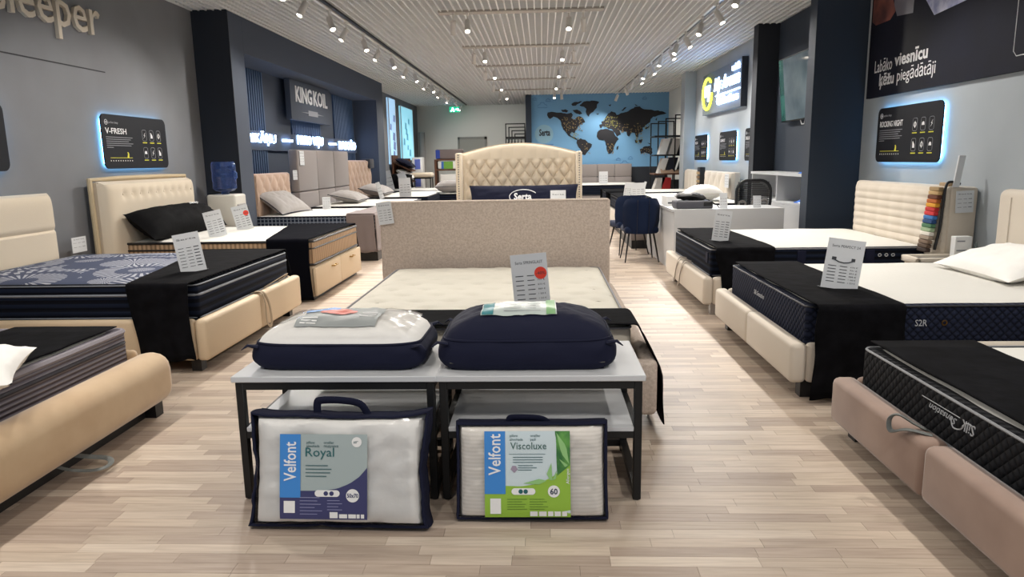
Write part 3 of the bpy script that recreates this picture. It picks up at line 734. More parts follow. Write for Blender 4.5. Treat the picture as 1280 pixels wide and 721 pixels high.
def pillow(label, c, w, d, h, m, rz=0.0, rx=0.0, ry=0.0, group='pillows on the beds', pinch=0.10, cat='pillow', piping=None, name='pillow', sagn=0.15, wr=0.02):
    mt = Matrix.Translation(c) @ Matrix.Rotation(rz, 4, 'Z') @ Matrix.Rotation(rx, 4, 'X') @ Matrix.Rotation(ry, 4, 'Y')
    t = thing(name, label, cat, mtx=mt, group=group)
    def f(sgn):
        def g(u, v):
            a, e = 2 * u - 1, 2 * v - 1
            x = w / 2 * (a - pinch * a ** 3 * (1 - e * e)); y = d / 2 * (e - pinch * e ** 3 * (1 - a * a))
            k = max(0.0, (1 - abs(a) ** 2.6)) ** 0.55 * max(0.0, (1 - abs(e) ** 2.6)) ** 0.55
            hh = k * (1 + 0.10 * nz(a * 1.5 + c[0], e * 1.5 + c[1], 5)) + wr / h * 2 * k * nz(a * 6, e * 6, c[0]) 
            return (x, y, sgn * h / 2 * hh)
        return g
    b = B().grid(28, 20, f(1)); b.grid(28, 20, f(-1))
    bm = bmesh.new(); 
    for v in b.v: bm.verts.new(v)
    bm.verts.ensure_lookup_table()
    for q in b.f:
        try: bm.faces.new([bm.verts[i] for i in q])
        except Exception: pass
    bmesh.ops.remove_doubles(bm, verts=bm.verts, dist=0.0004)
    bm.verts.index_update()
    b = B(); b.v = [v.co[:] for v in bm.verts]; b.f = [tuple(v.index for v in q.verts) for q in bm.faces]; bm.free()
    obj('pillow_case' if name == 'pillow' else 'body', b, m, t)
    if piping:
        pts = []
        for k in range(64):
            q = k / 64 * 4; i_ = int(q); fr = q - i_
            a, e = [(-1 + 2 * fr, -1), (1, -1 + 2 * fr), (1 - 2 * fr, 1), (-1, 1 - 2 * fr)][i_]
            pts.append((w / 2 * (a - pinch * a ** 3 * (1 - e * e)), d / 2 * (e - pinch * e ** 3 * (1 - a * a)), 0))
        obj('piping', B().tube(pts, 0.006, 6, closed=True), piping, t)
    return t
def price_sign(label, mtx, w, h, title, rows, dot=False, group='price signs on the beds', style='table', small=False, foot=True):
    """upright card in local XY plane, bottom centre at the origin"""
    t = thing('price_sign', label, 'price sign', mtx=mtx, group=group)
    obj('card', B().box(-w / 2, w / 2, 0, h, -0.002, 0.002), m_card, t, smooth=False)
    if foot: obj('stand', B().box(-w / 2, w / 2, 0, 0.003, -0.06, 0.0), mat('acrylic', '#d8dfe2', 0.1, alpha=0.35), t, smooth=False)
    z = 0.0022
    if title: obj('title', text_b(title, 0.03, -w * 0.38, h * 0.83, z, 0.0004, w=w * 0.76, h=h * 0.05), m_cardtext, t, smooth=False)
    b = B(); n = rows
    for k in range(n):
        yy_ = h * (0.62 - 0.56 * k / max(1, n)) if style == 'table' else h * (0.45 - 0.38 * k / n)
        b.box(-w * 0.40, -w * 0.18, yy_, yy_ + h * 0.014, z, z + 0.0005).box(-w * 0.08, w * 0.12, yy_, yy_ + h * 0.014, z, z + 0.0005)
    obj('small_print', b, m_cardtext, t, smooth=False, stuff=True)
    if not small:
        prices = ('670 €', '731 €', '873 €', '889 €', '1 300 €', '1 323 €', '1 390 €')
        for k in range(n):
            yy_ = h * (0.615 - 0.56 * k / max(1, n)) if style == 'table' else h * (0.445 - 0.38 * k / n)
            obj('price', text_b(prices[k % 7], 0.02, w * 0.20, yy_, z, 0.0004, w=w * 0.2, h=h * 0.03), m_cardtext, t, smooth=False)
    else:
        b = B()
        for k in range(n):
            yy_ = h * (0.62 - 0.56 * k / max(1, n)); b.box(w * 0.2, w * 0.4, yy_, yy_ + h * 0.022, z, z + 0.0005)
        obj('price_column', b, m_cardtext, t, smooth=False, stuff=True)
    if dot:
        d = obj('discount_sticker', B().prism(circ(w * 0.17, 20, w * 0.30, h * 0.66), flatfn(z, z + 0.001)), m_red, t, smooth=False)
        obj('discount_lettering', text_b('-40%', 0.03, w * 0.17, h * 0.635, z + 0.0012, 0.0004, w=w * 0.26, h=h * 0.05), m_cardtext, d, smooth=False)
    return t
def upright(x, y, z, yaw=0.0, lean=0.0, roll=0.0):
    """card facing -Y, yaw about Z (deg), lean back (deg), roll in plane (deg)"""
    return Matrix.Translation((x, y, z)) @ Matrix.Rotation(math.radians(yaw), 4, 'Z') @ Matrix.Rotation(math.radians(90 - lean), 4, 'X') @ Matrix.Rotation(math.radians(roll), 4, 'Z')
def headboard_grid(x, y0, y1, z0, z1, depth, fn, nu=60, nv=36, sgn=1, top=None):
    """padded face looking along sgn*X; fn(y,z)->relief"""
    def f(u, v):
        y = y0 + (y1 - y0) * u; zt = top(u) if top else z1; z = z0 + (zt - z0) * v
        e = (1 - abs(2 * u - 1) ** 14) * (1 - max(0.0, 2 * v - 1) ** 14)
        return (x + sgn * (depth * max(0, e) ** 0.35 + fn(y, z) * max(0, e)), y, z)
    return B().grid(nu, nv, f)
def tuft(du, dv, A, u0=0.0, v0=0.0):
    def fn(y, z):
        a, c = (y - u0) / du, (z - v0) / dv
        return A * abs(math.sin(math.pi * (a + c) / 2) * math.sin(math.pi * (a - c) / 2)) ** 0.45 - A
    return fn

# ---- left row, nearest bed (bottom-left corner)
bd = bed_base('wide bed base with thick rounded beige velvet rails at the bottom left', -4.5, -2.18, 2.02, 3.98, 0.085, 0.385, m_beige, '+x', split=False, r=0.10, dx=0.22, legm=m_blackp)
obj('strap_loop', B().tube(sm([(-2.36, 3.02, 0.10), (-2.24, 3.04, 0.05), (-2.14, 3.08, 0.03), (-2.10, 3.13, 0.035), (-2.13, 3.17, 0.05), (-2.24, 3.15, 0.07), (-2.36, 3.12, 0.10)]), 0.014, 8, flat=0.3), m_strap, bd, label='grey strap loop hanging under the rail')
obj('plinth', B().box(-4.4, -2.33, 2.16, 3.86, 0, 0.09), m_blackp, bd, smooth=False)
mattress('grey ribbed mattress on the rounded beige velvet bed base', -4.5, -2.43, 2.12, 3.92, 0.30, 0.53, m_greyrib, m_mattl, pipe=mat('grey_mattress_edge', '#8b858b', 0.8), tape=(0.445,), pr=0.016, pipe2=mat('dark_grey_tape', '#3c3a40', 0.8))
drape('black velvet cover on top of the grey ribbed mattress', -3.08, -2.47, 2.13, 3.90, 0.532, None, None)
pillow('white pillow lying on the grey ribbed mattress at the left edge', (-2.50, 2.80, 0.60), 0.50, 0.66, 0.15, m_pillow, rz=0.5)

# ---- left row, second bed
bd = bed_base('beige bed base with pull straps under the fan patterned mattress', -4.5, -2.36, 4.74, 6.72, 0.085, 0.385, m_beigel, '+x')
for k, (yc, zz_, s_) in enumerate(((6.12, 0.40, 1), (5.74, 0.37, -1))):
    if s_ > 0: pts = [(-2.42, yc - 0.16, 0.395), (-2.36, yc - 0.15, 0.43), (-2.30, yc - 0.05, 0.47), (-2.30, yc + 0.08, 0.475), (-2.36, yc + 0.17, 0.43), (-2.42, yc + 0.18, 0.395)]
    else: pts = [(-2.44, yc, 0.39), (-2.36, yc, 0.395), (-2.335, yc + 0.01, 0.30), (-2.34, yc + 0.03, 0.14), (-2.33, yc + 0.07, 0.09), (-2.33, yc + 0.11, 0.13), (-2.335, yc + 0.09, 0.28), (-2.35, yc + 0.02, 0.385), (-2.42, yc + 0.02, 0.39)]
    obj('pull_strap', B().tube(sm(pts), 0.014, 8, flat=0.3), m_strapb, bd)
obj('headboard', headboard_grid(-4.58, 4.60, 6.42, 0.1, 1.22, 0.10, lambda y, z: -0.025 * math.exp(-((z - 0.89) / 0.012) ** 2) - 0.02 * math.exp(-((z - 0.6) / 0.012) ** 2), 30, 60).box(-4.68, -4.56, 4.61, 6.41, 0.1, 1.21), m_cream, bd)
mattress('dark mattress with blue and silver fan patterned top', -4.48, -2.45, 4.84, 6.64, 0.36, 0.635, m_navyb, m_flower, pipe=mat('silver_piping', '#7f848c', 0.5), tape=(0.545,), pr=0.005, pipe2=mat('silver_piping', '#7f848c'))
drape('black velvet cover hanging down the near side of the fan patterned mattress', -3.08, -2.462, 4.74, 6.66, 0.638, 0.10, 0.40, round_hem=-0.10, skew=-0.36)
price_sign('white price sign on the fan patterned mattress with black cover', upright(-2.68, 5.28, 0.645, 14, 4, 9), 0.19, 0.30, 'Serta', 7, small=True)

# ---- left row, third bed (drawer base)
bd = thing('bed', 'beige divan base with two drawers under the tan striped mattress', 'bed', (-3.5, 8.25, 0), 'upholstered bed bases')
obj('body', B().rbox(-4.5, -2.44, 7.34, 9.20, 0.04, 0.37, 0.02, 2), m_beigel, bd)
for (a, c, yh) in ((7.33, 8.27, 7.96), (8.275, 9.20, 8.72)):
    dr = obj('drawer', B().rbox(-2.44, -2.40, a, c, 0.05, 0.36, 0.015, 2), m_beigel, bd)
    obj('handle', B().tube([(-2.40, yh - 0.07, 0.30), (-2.365, yh - 0.065, 0.30), (-2.365, yh + 0.065, 0.30), (-2.40, yh + 0.07, 0.30)], 0.008, 8), m_gold, dr)
obj('plinth', B().box(-4.45, -2.46, 7.38, 9.16, 0, 0.045), m_blackp, bd, smooth=False)
def btn(y, z):
    r = 0.0
    for k in range(10):
        yb = 7.42 + k * 0.165
        r -= 0.028 * math.exp(-(((y - yb) ** 2 + (z - 1.16) ** 2) / 0.0016))
    return r + 0.006 * nz(y * 3, z * 3)
obj('headboard', headboard_grid(-4.56, 7.14, 9.02, 0.1, 1.30, 0.13, btn, 90, 40).box(-4.66, -4.54, 7.15, 9.01, 0.1, 1.29), m_cream, bd)
obj('headboard_flange', B().tube([(-4.60, 7.12, 0.1), (-4.60, 7.11, 0.7), (-4.60, 7.10, 1.32), (-4.60, 7.6, 1.325), (-4.60, 8.5, 1.325), (-4.60, 9.04, 1.325), (-4.60, 9.04, 0.7)], 0.028, 8), mat('beige_flange', '#c4b190', 0.85), bd, label='raised flange along the headboard edge')
for k in range(10): obj('button', B().rbox(-4.462, -4.448, 7.408 + k * 0.165, 7.432 + k * 0.165, 1.148, 1.172, 0.006, 2), m_cream, bd)
mattress('tan striped mattress with dark tape edges and white top', -4.5, -2.43, 7.36, 9.18, 0.37, 0.655, m_tanrib, m_mattl, pipe=m_blackp, tape=(0.56,), pr=0.014, pipe2=m_blackp)
drape('dark navy cover hanging to the floor beside the tan striped mattress', -3.10, -2.45, 7.30, 9.2, 0.662, 0.02, 0.3, skew=-0.4, m=mat('navy_black_velvet', '#0a0b11', 1.0, bump=(10, 0.3), spec=0.04))
tp = pillow('long black pillow leaning on the button tufted cream headboard', (-4.24, 8.15, 0.82), 1.75, 0.42, 0.34, mat('black_satin', '#0a0a0c', 0.85, bump=(10, 0.5), spec=0.1), rz=math.pi / 2, rx=math.radians(40), pinch=0.03)
obj('lettering', text_b('sleep', 0.1, 0.15, 0.06, 0.176, 0.001, shear=0.3, w=0.22, h=0.05), m_ink, tp, smooth=False)
price_sign('white price sign before the long black pillow, left of the red stickered one', upright(-3.6, 7.72, 0.665, 18, 5, 12), 0.19, 0.29, 'Serta', 6, small=True)
price_sign('white price sign with a red sticker in front of the water cooler', upright(-3.62, 8.5, 0.665, 18, 5, 12), 0.19, 0.30, 'Serta', 6, dot=True, small=True)
price_sign('small white card standing between the two cream headboards', frame((-4.60, 6.82, 0.62), (0, 1, 0), (0, 0, 1)), 0.22, 0.15, 'Serta', 2, small=True, foot=False)

# ---- water cooler
wc = thing('water_cooler', 'white water cooler with push taps in front of the dark pillar', 'water cooler', (-4.25, 9.45, 0))
obj('cabinet', B().rbox(-4.45, -4.06, 9.28, 9.64, 0.0, 1.06, 0.03, 3), mat('cooler_white', '#c9c5bb', 0.4), wc)
obj('front_recess', B().rbox(-4.075, -4.045, 9.33, 9.58, 0.68, 0.93, 0.01, 2), mat('cooler_grey', '#8d8a86', 0.4), wc)
for k, yy_ in enumerate((9.38, 9.46, 9.54)):
    obj('tap', B().tube([(-4.05, yy_, 0.88), (-4.01, yy_, 0.88), (-4.005, yy_, 0.83)], 0.013, 8), m_blackp, wc)
bt = thing('water_bottle', 'blue translucent water bottle upside down on the white cooler', 'bottle', (-4.26, 9.45, 1.06))
prof = [(0.0, 0.0), (0.05, 0.0), (0.055, 0.03), (0.13, 0.05), (0.155, 0.08), (0.15, 0.16), (0.156, 0.19), (0.156, 0.27), (0.150, 0.29), (0.156, 0.31), (0.156, 0.40), (0.14, 0.43), (0.0, 0.43)]
obj('bottle_body', B().lathe(prof, (-4.26, 9.45, 1.06), 28), mat('blue_bottle', '#3b5fa8', 0.12, trans=0.75, spec=0.7), bt)
obj('handle', B().tube([(-4.10, 9.42, 1.26), (-4.075, 9.42, 1.28), (-4.075, 9.42, 1.34), (-4.10, 9.42, 1.36)], 0.012, 8), mat('blue_bottle_solid', '#34548f', 0.3), bt)

# ---- niche beds
bd = thing('bed', 'low bed with woven beige headboard, first in the niche', 'bed', (-3.4, 11.2, 0), 'beds in the niche')
obj('base', B().rbox(-4.3, -2.5, 10.40, 12.1, 0.13, 0.42, 0.02), m_greyc, bd)
obj('plinth', B().box(-4.2, -2.46, 10.42, 12.05, 0, 0.135), m_blackp, bd, smooth=False)
obj('headboard', headboard_grid(-4.27, 10.42, 11.88, 0.3, 1.31, 0.07, tuft(0.15, 0.17, 0.035, 10.4, 0.1), 60, 44).box(-4.34, -4.26, 10.43, 11.87, 0.1, 1.30), m_pink, bd)
mattress('white mattress with navy plaid border in the niche', -4.28, -2.48, 10.36, 12.05, 0.42, 0.69, m_plaid, m_mattl, pipe=mat('dark_navy_tape', '#151b2b'), pr=0.010)
drape('mauve grey cover hanging over the foot of the plaid bordered mattress', 10.32, 12.06, -2.86, -2.47, 0.70, None, 0.14, axis='x', m=m_greyc, amp=0.012)
drape('mauve grey side piece of cover at the corner of the plaid bordered mattress', -2.88, -2.47, 10.34, 11.0, 0.705, 0.14, None, m=m_greyc, amp=0.012)
pillow('large grey pillow with navy back leaning in the niche corner', (-4.02, 10.95, 0.86), 0.98, 0.56, 0.20, m_greyp, rz=math.pi / 2 - 0.15, rx=math.radians(35), piping=m_navy)
pillow('grey pillow in front of the tall panelled headboard', (-3.62, 13.3, 0.82), 0.9, 0.58, 0.20, m_greyp, rz=math.pi / 2, rx=math.radians(12), piping=m_navy)
price_sign('small white card beside the large grey niche pillow', upright(-3.55, 11.6, 0.70, 15), 0.13, 0.20, 'Card', 4, small=True)
bd = thing('bed', 'bed with tall grey panelled headboard in the middle of the niche', 'bed', (-3.4, 13.6, 0), 'beds in the niche')
obj('base', B().rbox(-4.1, -2.5, 12.35, 14.8, 0.08, 0.42, 0.02), m_grey, bd)
for k in range(3):
    for r_ in range(2):
        w_ = 3.2 / 3
        obj('headboard_panel', B().rbox(-4.28, -4.12, 12.0 + k * w_, 12.0 + (k + 1) * w_ - 0.006, 0.25 + r_ * 0.72, 0.25 + (r_ + 1) * 0.72 - 0.006, 0.03, 3), m_grey, bd)
price_sign('small price tag on the top corner of the tall grey headboard', frame((-4.11, 12.2, 1.42), (0, 1, 0), (0, 0, 1)), 0.22, 0.24, 'Serta', 3, small=True, foot=False)
price_sign('lower price tag on the left edge of the tall grey headboard', frame((-4.16, 11.97, 1.18), (0.5, 1, 0), (0, 0, 1)), 0.12, 0.16, 'Card', 2, small=True, foot=False)
mattress('white mattress in front of the tall grey panelled headboard', -4.1, -2.5, 12.45, 14.7, 0.42, 0.70, m_navyb, m_mattl, pr=0.008)
bd = thing('bed', 'bed with blush woven headboard at the far end of the niche', 'bed', (-3.4, 16.4, 0), 'beds in the niche')
obj('base', B().rbox(-4.1, -2.5, 15.5, 17.5, 0.08, 0.42, 0.02), m_greyc, bd)
obj('headboard', headboard_grid(-4.24, 15.4, 17.5, 0.3, 1.50, 0.08, tuft(0.17, 0.2, 0.04, 15.4, 0.1), 70, 44).box(-4.32, -4.22, 15.41, 17.49, 0.1, 1.49), m_pink, bd)
mattress('white mattress in front of the blush woven headboard', -4.1, -2.5, 15.55, 17.4, 0.42, 0.70, m_navyb, m_mattl)
pillow('plump grey ribbed pillow in front of the blush woven headboard', (-3.72, 16.0, 0.83), 1.1, 0.6, 0.25, m_greyp, rz=math.pi / 2, rx=0.2, piping=m_navy)
t = thing('folded_cloth', 'dark cloth hung over the corner of the blush woven headboard', 'cloth', (-4.2, 17.35, 1.5))
obj('cloth', B().rbox(-4.34, -4.12, 17.15, 17.55, 1.30, 1.53, 0.03), mat('dark_grey_cloth', '#3d3d42', 0.9), t)
# beds beyond the niche
for i, (x0, x1, y0, y1, lab, lb) in enumerate(((-4.5, -2.2, 19.8, 21.5, 'white mattress beyond the niche under the leaning signs', 'low dark bed base beyond the niche under the leaning signs'), (-3.9, -1.42, 17.6, 19.3, 'white mattress beside the cream wing headboard, with grey pillow', 'dark bed base beside the cream wing headboard'))):
    bd = thing('bed', lb, 'bed', ((x0 + x1) / 2, (y0 + y1) / 2, 0), 'far beds on the left')
    obj('base', B().rbox(x0, x1, y0, y1, 0.06, 0.40, 0.02), m_navy, bd)
    obj('plinth', B().box(x0 + .05, x1 - .05, y0 + .05, y1 - .05, 0, 0.065), m_blackp, bd, smooth=False)
    mattress(lab, x0, x1, y0, y1, 0.40, 0.66, m_navyb, m_mattl)
pillow('big dark pillow between two white signs on the far left bed', (-4.02, 20.2, 0.90), 0.75, 0.5, 0.34, m_black, rz=0.3, rx=0.8)
pillow('grey pillow with dark piping at the left of the cream wing headboard', (-2.25, 17.95, 0.82), 0.9, 0.55, 0.30, m_greyp, rz=0.1, piping=m_blackp)
price_sign('tilted white sign left of the big dark pillow', upright(-4.2, 19.75, 0.67, 10, 8, 12), 0.22, 0.55, '', 3, small=True)
price_sign('tilted white sign right of the big dark pillow', upright(-3.72, 19.75, 0.67, 10, 8, 22), 0.22, 0.52, '', 3, small=True)
price_sign('white price sign just above the left end of the oatmeal headboard', upright(-3.0, 15.6, 0.70, 5, 0, 2), 0.26, 0.40, '', 4, small=True)
price_sign('thin tilted sign left of the white one above the oatmeal headboard', upright(-3.25, 14.4, 0.72, 5, 5, 16), 0.09, 0.34, '', 3, small=True)

# rack, bench, shelf and parcels at the back left
t = thing('pillow_rack', 'brown wooden rack with slanted shelves by the lit turquoise poster', 'rack', (-4.3, 22.3, 0))
obj('side_panel', B().box(-4.62, -4.58, 22.0, 22.8, 0, 1.65), m_wood, t, smooth=False)
obj('back_panel', B().box(-4.62, -4.18, 22.75, 22.8, 0, 1.55), m_wood, t, smooth=False)
for z_ in (0.72, 1.10, 1.44):
    obj('shelf', B().prism([(-4.58, z_), (-4.02, z_ - 0.26), (-4.02, z_ - 0.29), (-4.58, z_ - 0.03)], lambda u, v, s: (u, 22.05 + 0.7 * s, v)), m_wood, t, smooth=False)
for k, (z_, lab) in enumerate(((0.68, 'white pillow pack with dark edge, lowest in the wooden rack'), (1.06, 'white pillow pack with black edge, middle of the wooden rack'), (1.40, 'dark zipped pillow pack on top of the wooden rack'))):
    p = pillow(lab, (-4.25, 22.35, z_), 0.62, 0.55, 0.20, m_navy if k == 2 else m_pillow, ry=math.radians(25), piping=m_blackp, group='pillow packs in the wooden rack')
t = thing('bench', 'small bench with cream cushion seat and thin black legs', 'bench', (-3.1, 22.6, 0))
obj('seat', B().rbox(-4.13, -3.44, 22.3, 22.9, 0.95, 1.10, 0.06, 4), m_cream, t)
obj('frame', B().box(-4.10, -3.47, 22.33, 22.87, 0.91, 0.95), m_blackm, t, smooth=False)
for x_ in (-4.09, -3.51):
    for y_ in (22.36, 22.82): obj('leg', B().box(x_, x_ + 0.03, y_, y_ + 0.03, 0, 0.92), m_blackm, t, smooth=False)
for k, (x_, z0, z1, lab) in enumerate(((-4.02, 0.45, 1.02, 'white upright carton under the bench with black band'), (-4.02, 1.07, 1.58, 'white and blue carton standing behind the cushion bench'))):
    t = thing('carton', lab, 'carton', (x_, 23.3, 1.03 if k else 0), 'tall cartons at the far left')
    obj('box', B().rbox(x_ - 0.17, x_ + 0.17, 23.1, 23.5, 0 if k == 0 else 1.03, z1, 0.01), m_paper, t)
    obj('label', B().box(x_ - 0.08, x_ + 0.1, 23.094, 23.1, z1 - 0.38, z1 - 0.06), mat('label_blue', '#5f6fbf', 0.6), t, smooth=False)
t = thing('roll', 'tall pale grey roll standing against the far left wall', 'roll', (-4.4, 26.6, 0))
obj('tube', B().lathe([(0.0, 0), (0.12, 0), (0.12, 2.5), (0.0, 2.5)], (-4.42, 26.6, 0)), m_greyp, t)
t = thing('shelf_unit', 'dark brown wooden shelf unit by the back wall', 'shelf', (-3.2, 24.0, 0))
for x_ in (-3.57, -2.70): obj('side_panel', B().box(x_, x_ + 0.07, 23.8, 24.3, 0, 1.50), m_wood, t, smooth=False)
for z_ in (0.12, 0.62, 1.13, 1.46): obj('shelf', B().box(-3.5, -2.70, 23.8, 24.3, z_, z_ + 0.05), m_wood, t, smooth=False)
t = thing('pillow_pack', 'grey and navy pillow pack on top of the brown shelf unit', 'pillow pack', (-3.1, 24.0, 1.51), 'pillow packs on the brown shelf')
obj('pack', B().rbox(-3.52, -2.62, 23.85, 24.25, 1.51, 1.83, 0.04, 3), m_greyc, t); obj('end_panel', B().box(-3.52, -3.38, 23.84, 23.85, 1.53, 1.81), mat('royal_blue', '#24409a', 0.6), t, smooth=False)
t = thing('pillow_pack', 'white pillow pack with green and blue label on the upper shelf', 'pillow pack', (-3.1, 24.0, 1.18), 'pillow packs on the brown shelf')
obj('pack', B().rbox(-3.46, -2.72, 23.83, 24.25, 1.185, 1.44, 0.03, 3), m_pillow, t); obj('label', B().box(-3.26, -2.95, 23.822, 23.83, 1.19, 1.43), mat('label_green', '#6fa53c', 0.6), t, smooth=False); obj('label', B().box(-3.34, -3.26, 23.822, 23.83, 1.19, 1.43), mat('royal_blue2', '#3a67b8', 0.6), t, smooth=False)
t = thing('pillow_pack', 'plain white pillow pack on the lower shelf of the brown unit', 'pillow pack', (-3.1, 24.0, 0.67), 'pillow packs on the brown shelf')
obj('pack', B().rbox(-3.4, -2.72, 23.83, 24.25, 0.675, 1.02, 0.03, 3), m_pillow, t)
t = thing('metal_stand', 'nested black metal frames stacked before the back wall', 'stand', (-0.88, 24.6, 0))
for k in range(4):
    x0, x1, zt = -1.22 + 0.09 * k, -0.54, 2.66 - 0.10 * k; y_ = 24.5 + 0.35 * k
    obj('metal_frame', B().box(x0, x0 + 0.035, y_, y_ + 0.035, 0, zt).box(x1 - 0.035, x1, y_, y_ + 0.035, 0, zt).box(x0, x1, y_, y_ + 0.035, zt - 0.035, zt), m_blackm, t, smooth=False)
obj('shelf', B().box(-1.2, -0.56, 24.5, 25.6, 2.16, 2.22), m_blackm, t, smooth=False)
for k in range(5):
    x_ = -1.12 + k * 0.11
    c = thing('bottle', 'small dark bottle with white label, %s from left in the frames' % ordinal(k), 'bottle', (x_, 24.6, 1.86), 'bottles in the black frames')
    obj('glass', B().lathe([(0, 0), (0.04, 0), (0.04, 0.16), (0.015, 0.2), (0.015, 0.27), (0, 0.27)], (x_, 24.6, 1.86), 12), m_blackp, c); obj('label', B().lathe([(0.041, 0.03), (0.041, 0.10)], (x_, 24.6, 1.86), 12), m_paper, c)
obj('shelf', B().box(-1.2, -0.56, 24.5, 25.6, 1.82, 1.86), m_blackm, t, smooth=False)

# ------------------------------------------------------------------ centre beds
bd = bed_base('oatmeal woven bed with low straight headboard in the centre', -1.37, 0.60, 3.62, 6.05, 0.10, 0.40, m_oat, '+x', split=False, r=0.03, dx=0.08)
bd.children[0].name = 'side_rail'
obj('foot_panel', B().rbox(-1.37, 0.60, 3.60, 3.68, 0.10, 0.40, 0.03, 3), m_oat, bd)
obj('headboard', B().rbox(-1.395, 0.575, 6.03, 6.15, 0.06, 1.115, 0.022, 3), m_oat, bd)
obj('headboard_seam', B().tube([(-1.38, 6.032, 1.105), (0.56, 6.032, 1.105)], 0.004, 5), m_oat, bd)
t = thing('mattress', 'tufted white mattress on the oatmeal woven bed', 'mattress', (-0.38, 4.9, 0.32), 'mattresses on show')
mx0, mx1, my0, my1, mz0, mz1 = -1.235, 0.475, 3.74, 5.92, 0.30, 0.565
obj('border', B().rbox(mx0, mx1, my0, my1, mz0, mz1 - 0.012, 0.03, 3), mat('mattress_side_cream', '#cfc8b8', 0.9, bump=(40, 0.3)), t)
def ctop(u, v):
    x = mx0 + 0.012 + (mx1 - mx0 - 0.024) * u; y = my0 + 0.012 + (my1 - my0 - 0.024) * v
    a, c = 2 * u - 1, 2 * v - 1
    e = max(0.0, (1 - abs(a) ** 10) * (1 - abs(c) ** 10)) ** 0.4
    px, py = x / 0.235, y / 0.21
    j = round(py); xo = 0.5 * (j % 2)
    dx_ = (px - xo - round(px - xo)) * 0.235; dy_ = (py - j) * 0.21
    dm = math.exp(-(dx_ * dx_ / 0.0028 + dy_ * dy_ / 0.0012))
    return (x, y, mz1 - 0.022 + 0.032 * e - 0.024 * dm * e + 0.004 * nz(x * 9, y * 9))
obj('top_panel', B().grid(90, 100, ctop), mat('cream_tufted_ticking', '#ddd8ca', 0.9, bump=(70, 0.2)), t)
for z_ in (mz0 + 0.02, mz1 - 0.02):
    obj('piping', B().tube([(x, y, z_) for x, y in rrect(mx1 - mx0, my1 - my0, 0.05, 5, (mx0 + mx1) / 2, (my0 + my1) / 2)], 0.008, 6, closed=True), m_pipe, t)
tb = B()
j0, j1 = int(my0 / 0.21) + 1, int(my1 / 0.21)
bme = None
for j in range(j0, j1 + 1):
    for i in range(-6, 4):
        x = (i + 0.5 * (j % 2)) * 0.235; y = j * 0.21
        if mx0 + 0.08 < x < mx1 - 0.08 and my0 + 0.08 < y < my1 - 0.08:
            if bme is None:
                bme = bpy.data.meshes.new('tuft'); q = B().tube([(-0.022, 0.004, 0), (0, 0, 0.004), (0.02, -0.004, 0)], 0.0035, 5); bme.from_pydata(q.v, [], q.f); bme.materials.append(mat('tuft_thread', '#a89f8e', 0.8))
            o = bpy.data.objects.new('tuft', bme); COL.objects.link(o); o.parent = t; o.location = Vector((x, y, mz1 - 0.010)) - Vector(t['_w'])
t2 = drape('black velvet cover over the foot of the tufted mattress, hanging down on the aisle side', 3.64, 4.03, -1.25, 0.49, 0.585, None, 0.05, axis='x', amp=0.012, out=0.02, flare=0.11)
price_sign('white price sign with a red discount sticker on the tufted mattress', upright(-0.055, 3.93, 0.60, -4, 3, 5), 0.205, 0.33, 'Serta SPRINGLAST', 7, dot=True)
price_sign('small price tag hung on the left corner of the oatmeal headboard', frame((-1.33, 6.015, 0.925), (1, 0.0, 0.12), (-0.12, 0, 1)), 0.13, 0.19, 'Serta', 5, small=True, foot=False)
# cream wingback bed
bd = thing('bed', 'cream wing bed with tall arched diamond tufted headboard', 'bed', (-0.32, 9.3, 0))
wx0, wx1, wy = -1.20, 0.56, 10.24
def wtop(u): return 1.54 + 0.135 * max(0.0, 1 - abs(2 * u - 1) ** 1.9) ** 1.1
du, dv = 0.08, 0.128
def wf(u, v):
    x = wx0 + 0.07 + (wx1 - wx0 - 0.14) * u; zt = wtop(u); z = 0.35 + (zt - 0.35) * v
    a, c = (x + 0.32) / du, (z - 1.42) / (dv * 0.9)
    dia = abs(math.sin(math.pi * (a + c) / 2) * math.sin(math.pi * (a - c) / 2)) ** 0.42
    band = min(1.0, max(0.0, (1.47 - z) / 0.06)) * min(1.0, max(0.0, (0.77 - abs(x + 0.32)) / 0.05))
    e = (1 - abs(2 * u - 1) ** 18) * (1 - v ** 24)
    rel = 0.065 * (dia * band + (1 - band) * (0.74 + 0.10 * abs(math.cos(a * math.pi / 2)) * (z > 1.45)))
    return (x, wy - 0.03 - rel * max(0, e) ** 0.4, z)
obj('headboard', B().grid(260, 150, wf), m_cream, bd)
obj('headboard_back', B().prism([(wx0 + 0.06, 0.1)] + [(wx0 + 0.06 + (wx1 - wx0 - 0.12) * k / 30, wtop(k / 30) + 0.012) for k in range(31)] + [(wx1 - 0.06, 0.1)], lambda u, v, s: (u, wy + 0.05 - 0.09 * s, v)), m_cream, bd, smooth=False)
for sx, nm in ((wx0, -1), (wx1, 1)):
    w_ = obj('wing', B().rbox(sx - (0.0 if nm < 0 else 0.08), sx + (0.08 if nm < 0 else 0.0), wy - 0.28, wy + 0.05, 0.1, 1.555, 0.025, 3), m_cream, bd)
    nb = bpy.data.meshes.new('nail'); q = B().lathe([(0, 0), (0.011, 0), (0.007, 0.006), (0, 0.007)], (0, 0, 0), 8); nb.from_pydata(q.v, [], q.f); nb.materials.append(m_chrome)
    for k in range(26):
        o = bpy.data.objects.new('nail', nb); COL.objects.link(o); o.parent = w_
        o.matrix_local = Matrix.Translation(Vector((sx + (0.04 if nm < 0 else -0.04), wy - 0.281, 0.70 + k * 0.033)) - Vector(bd['_w'])) @ Matrix.Rotation(math.pi / 2, 4, 'X')
nb = bpy.data.meshes.new('button'); q = B().lathe([(0, 0), (0.013, 0), (0.009, 0.008), (0, 0.010)], (0, 0, 0), 8); nb.from_pydata(q.v, [], q.f); nb.materials.append(m_cream)
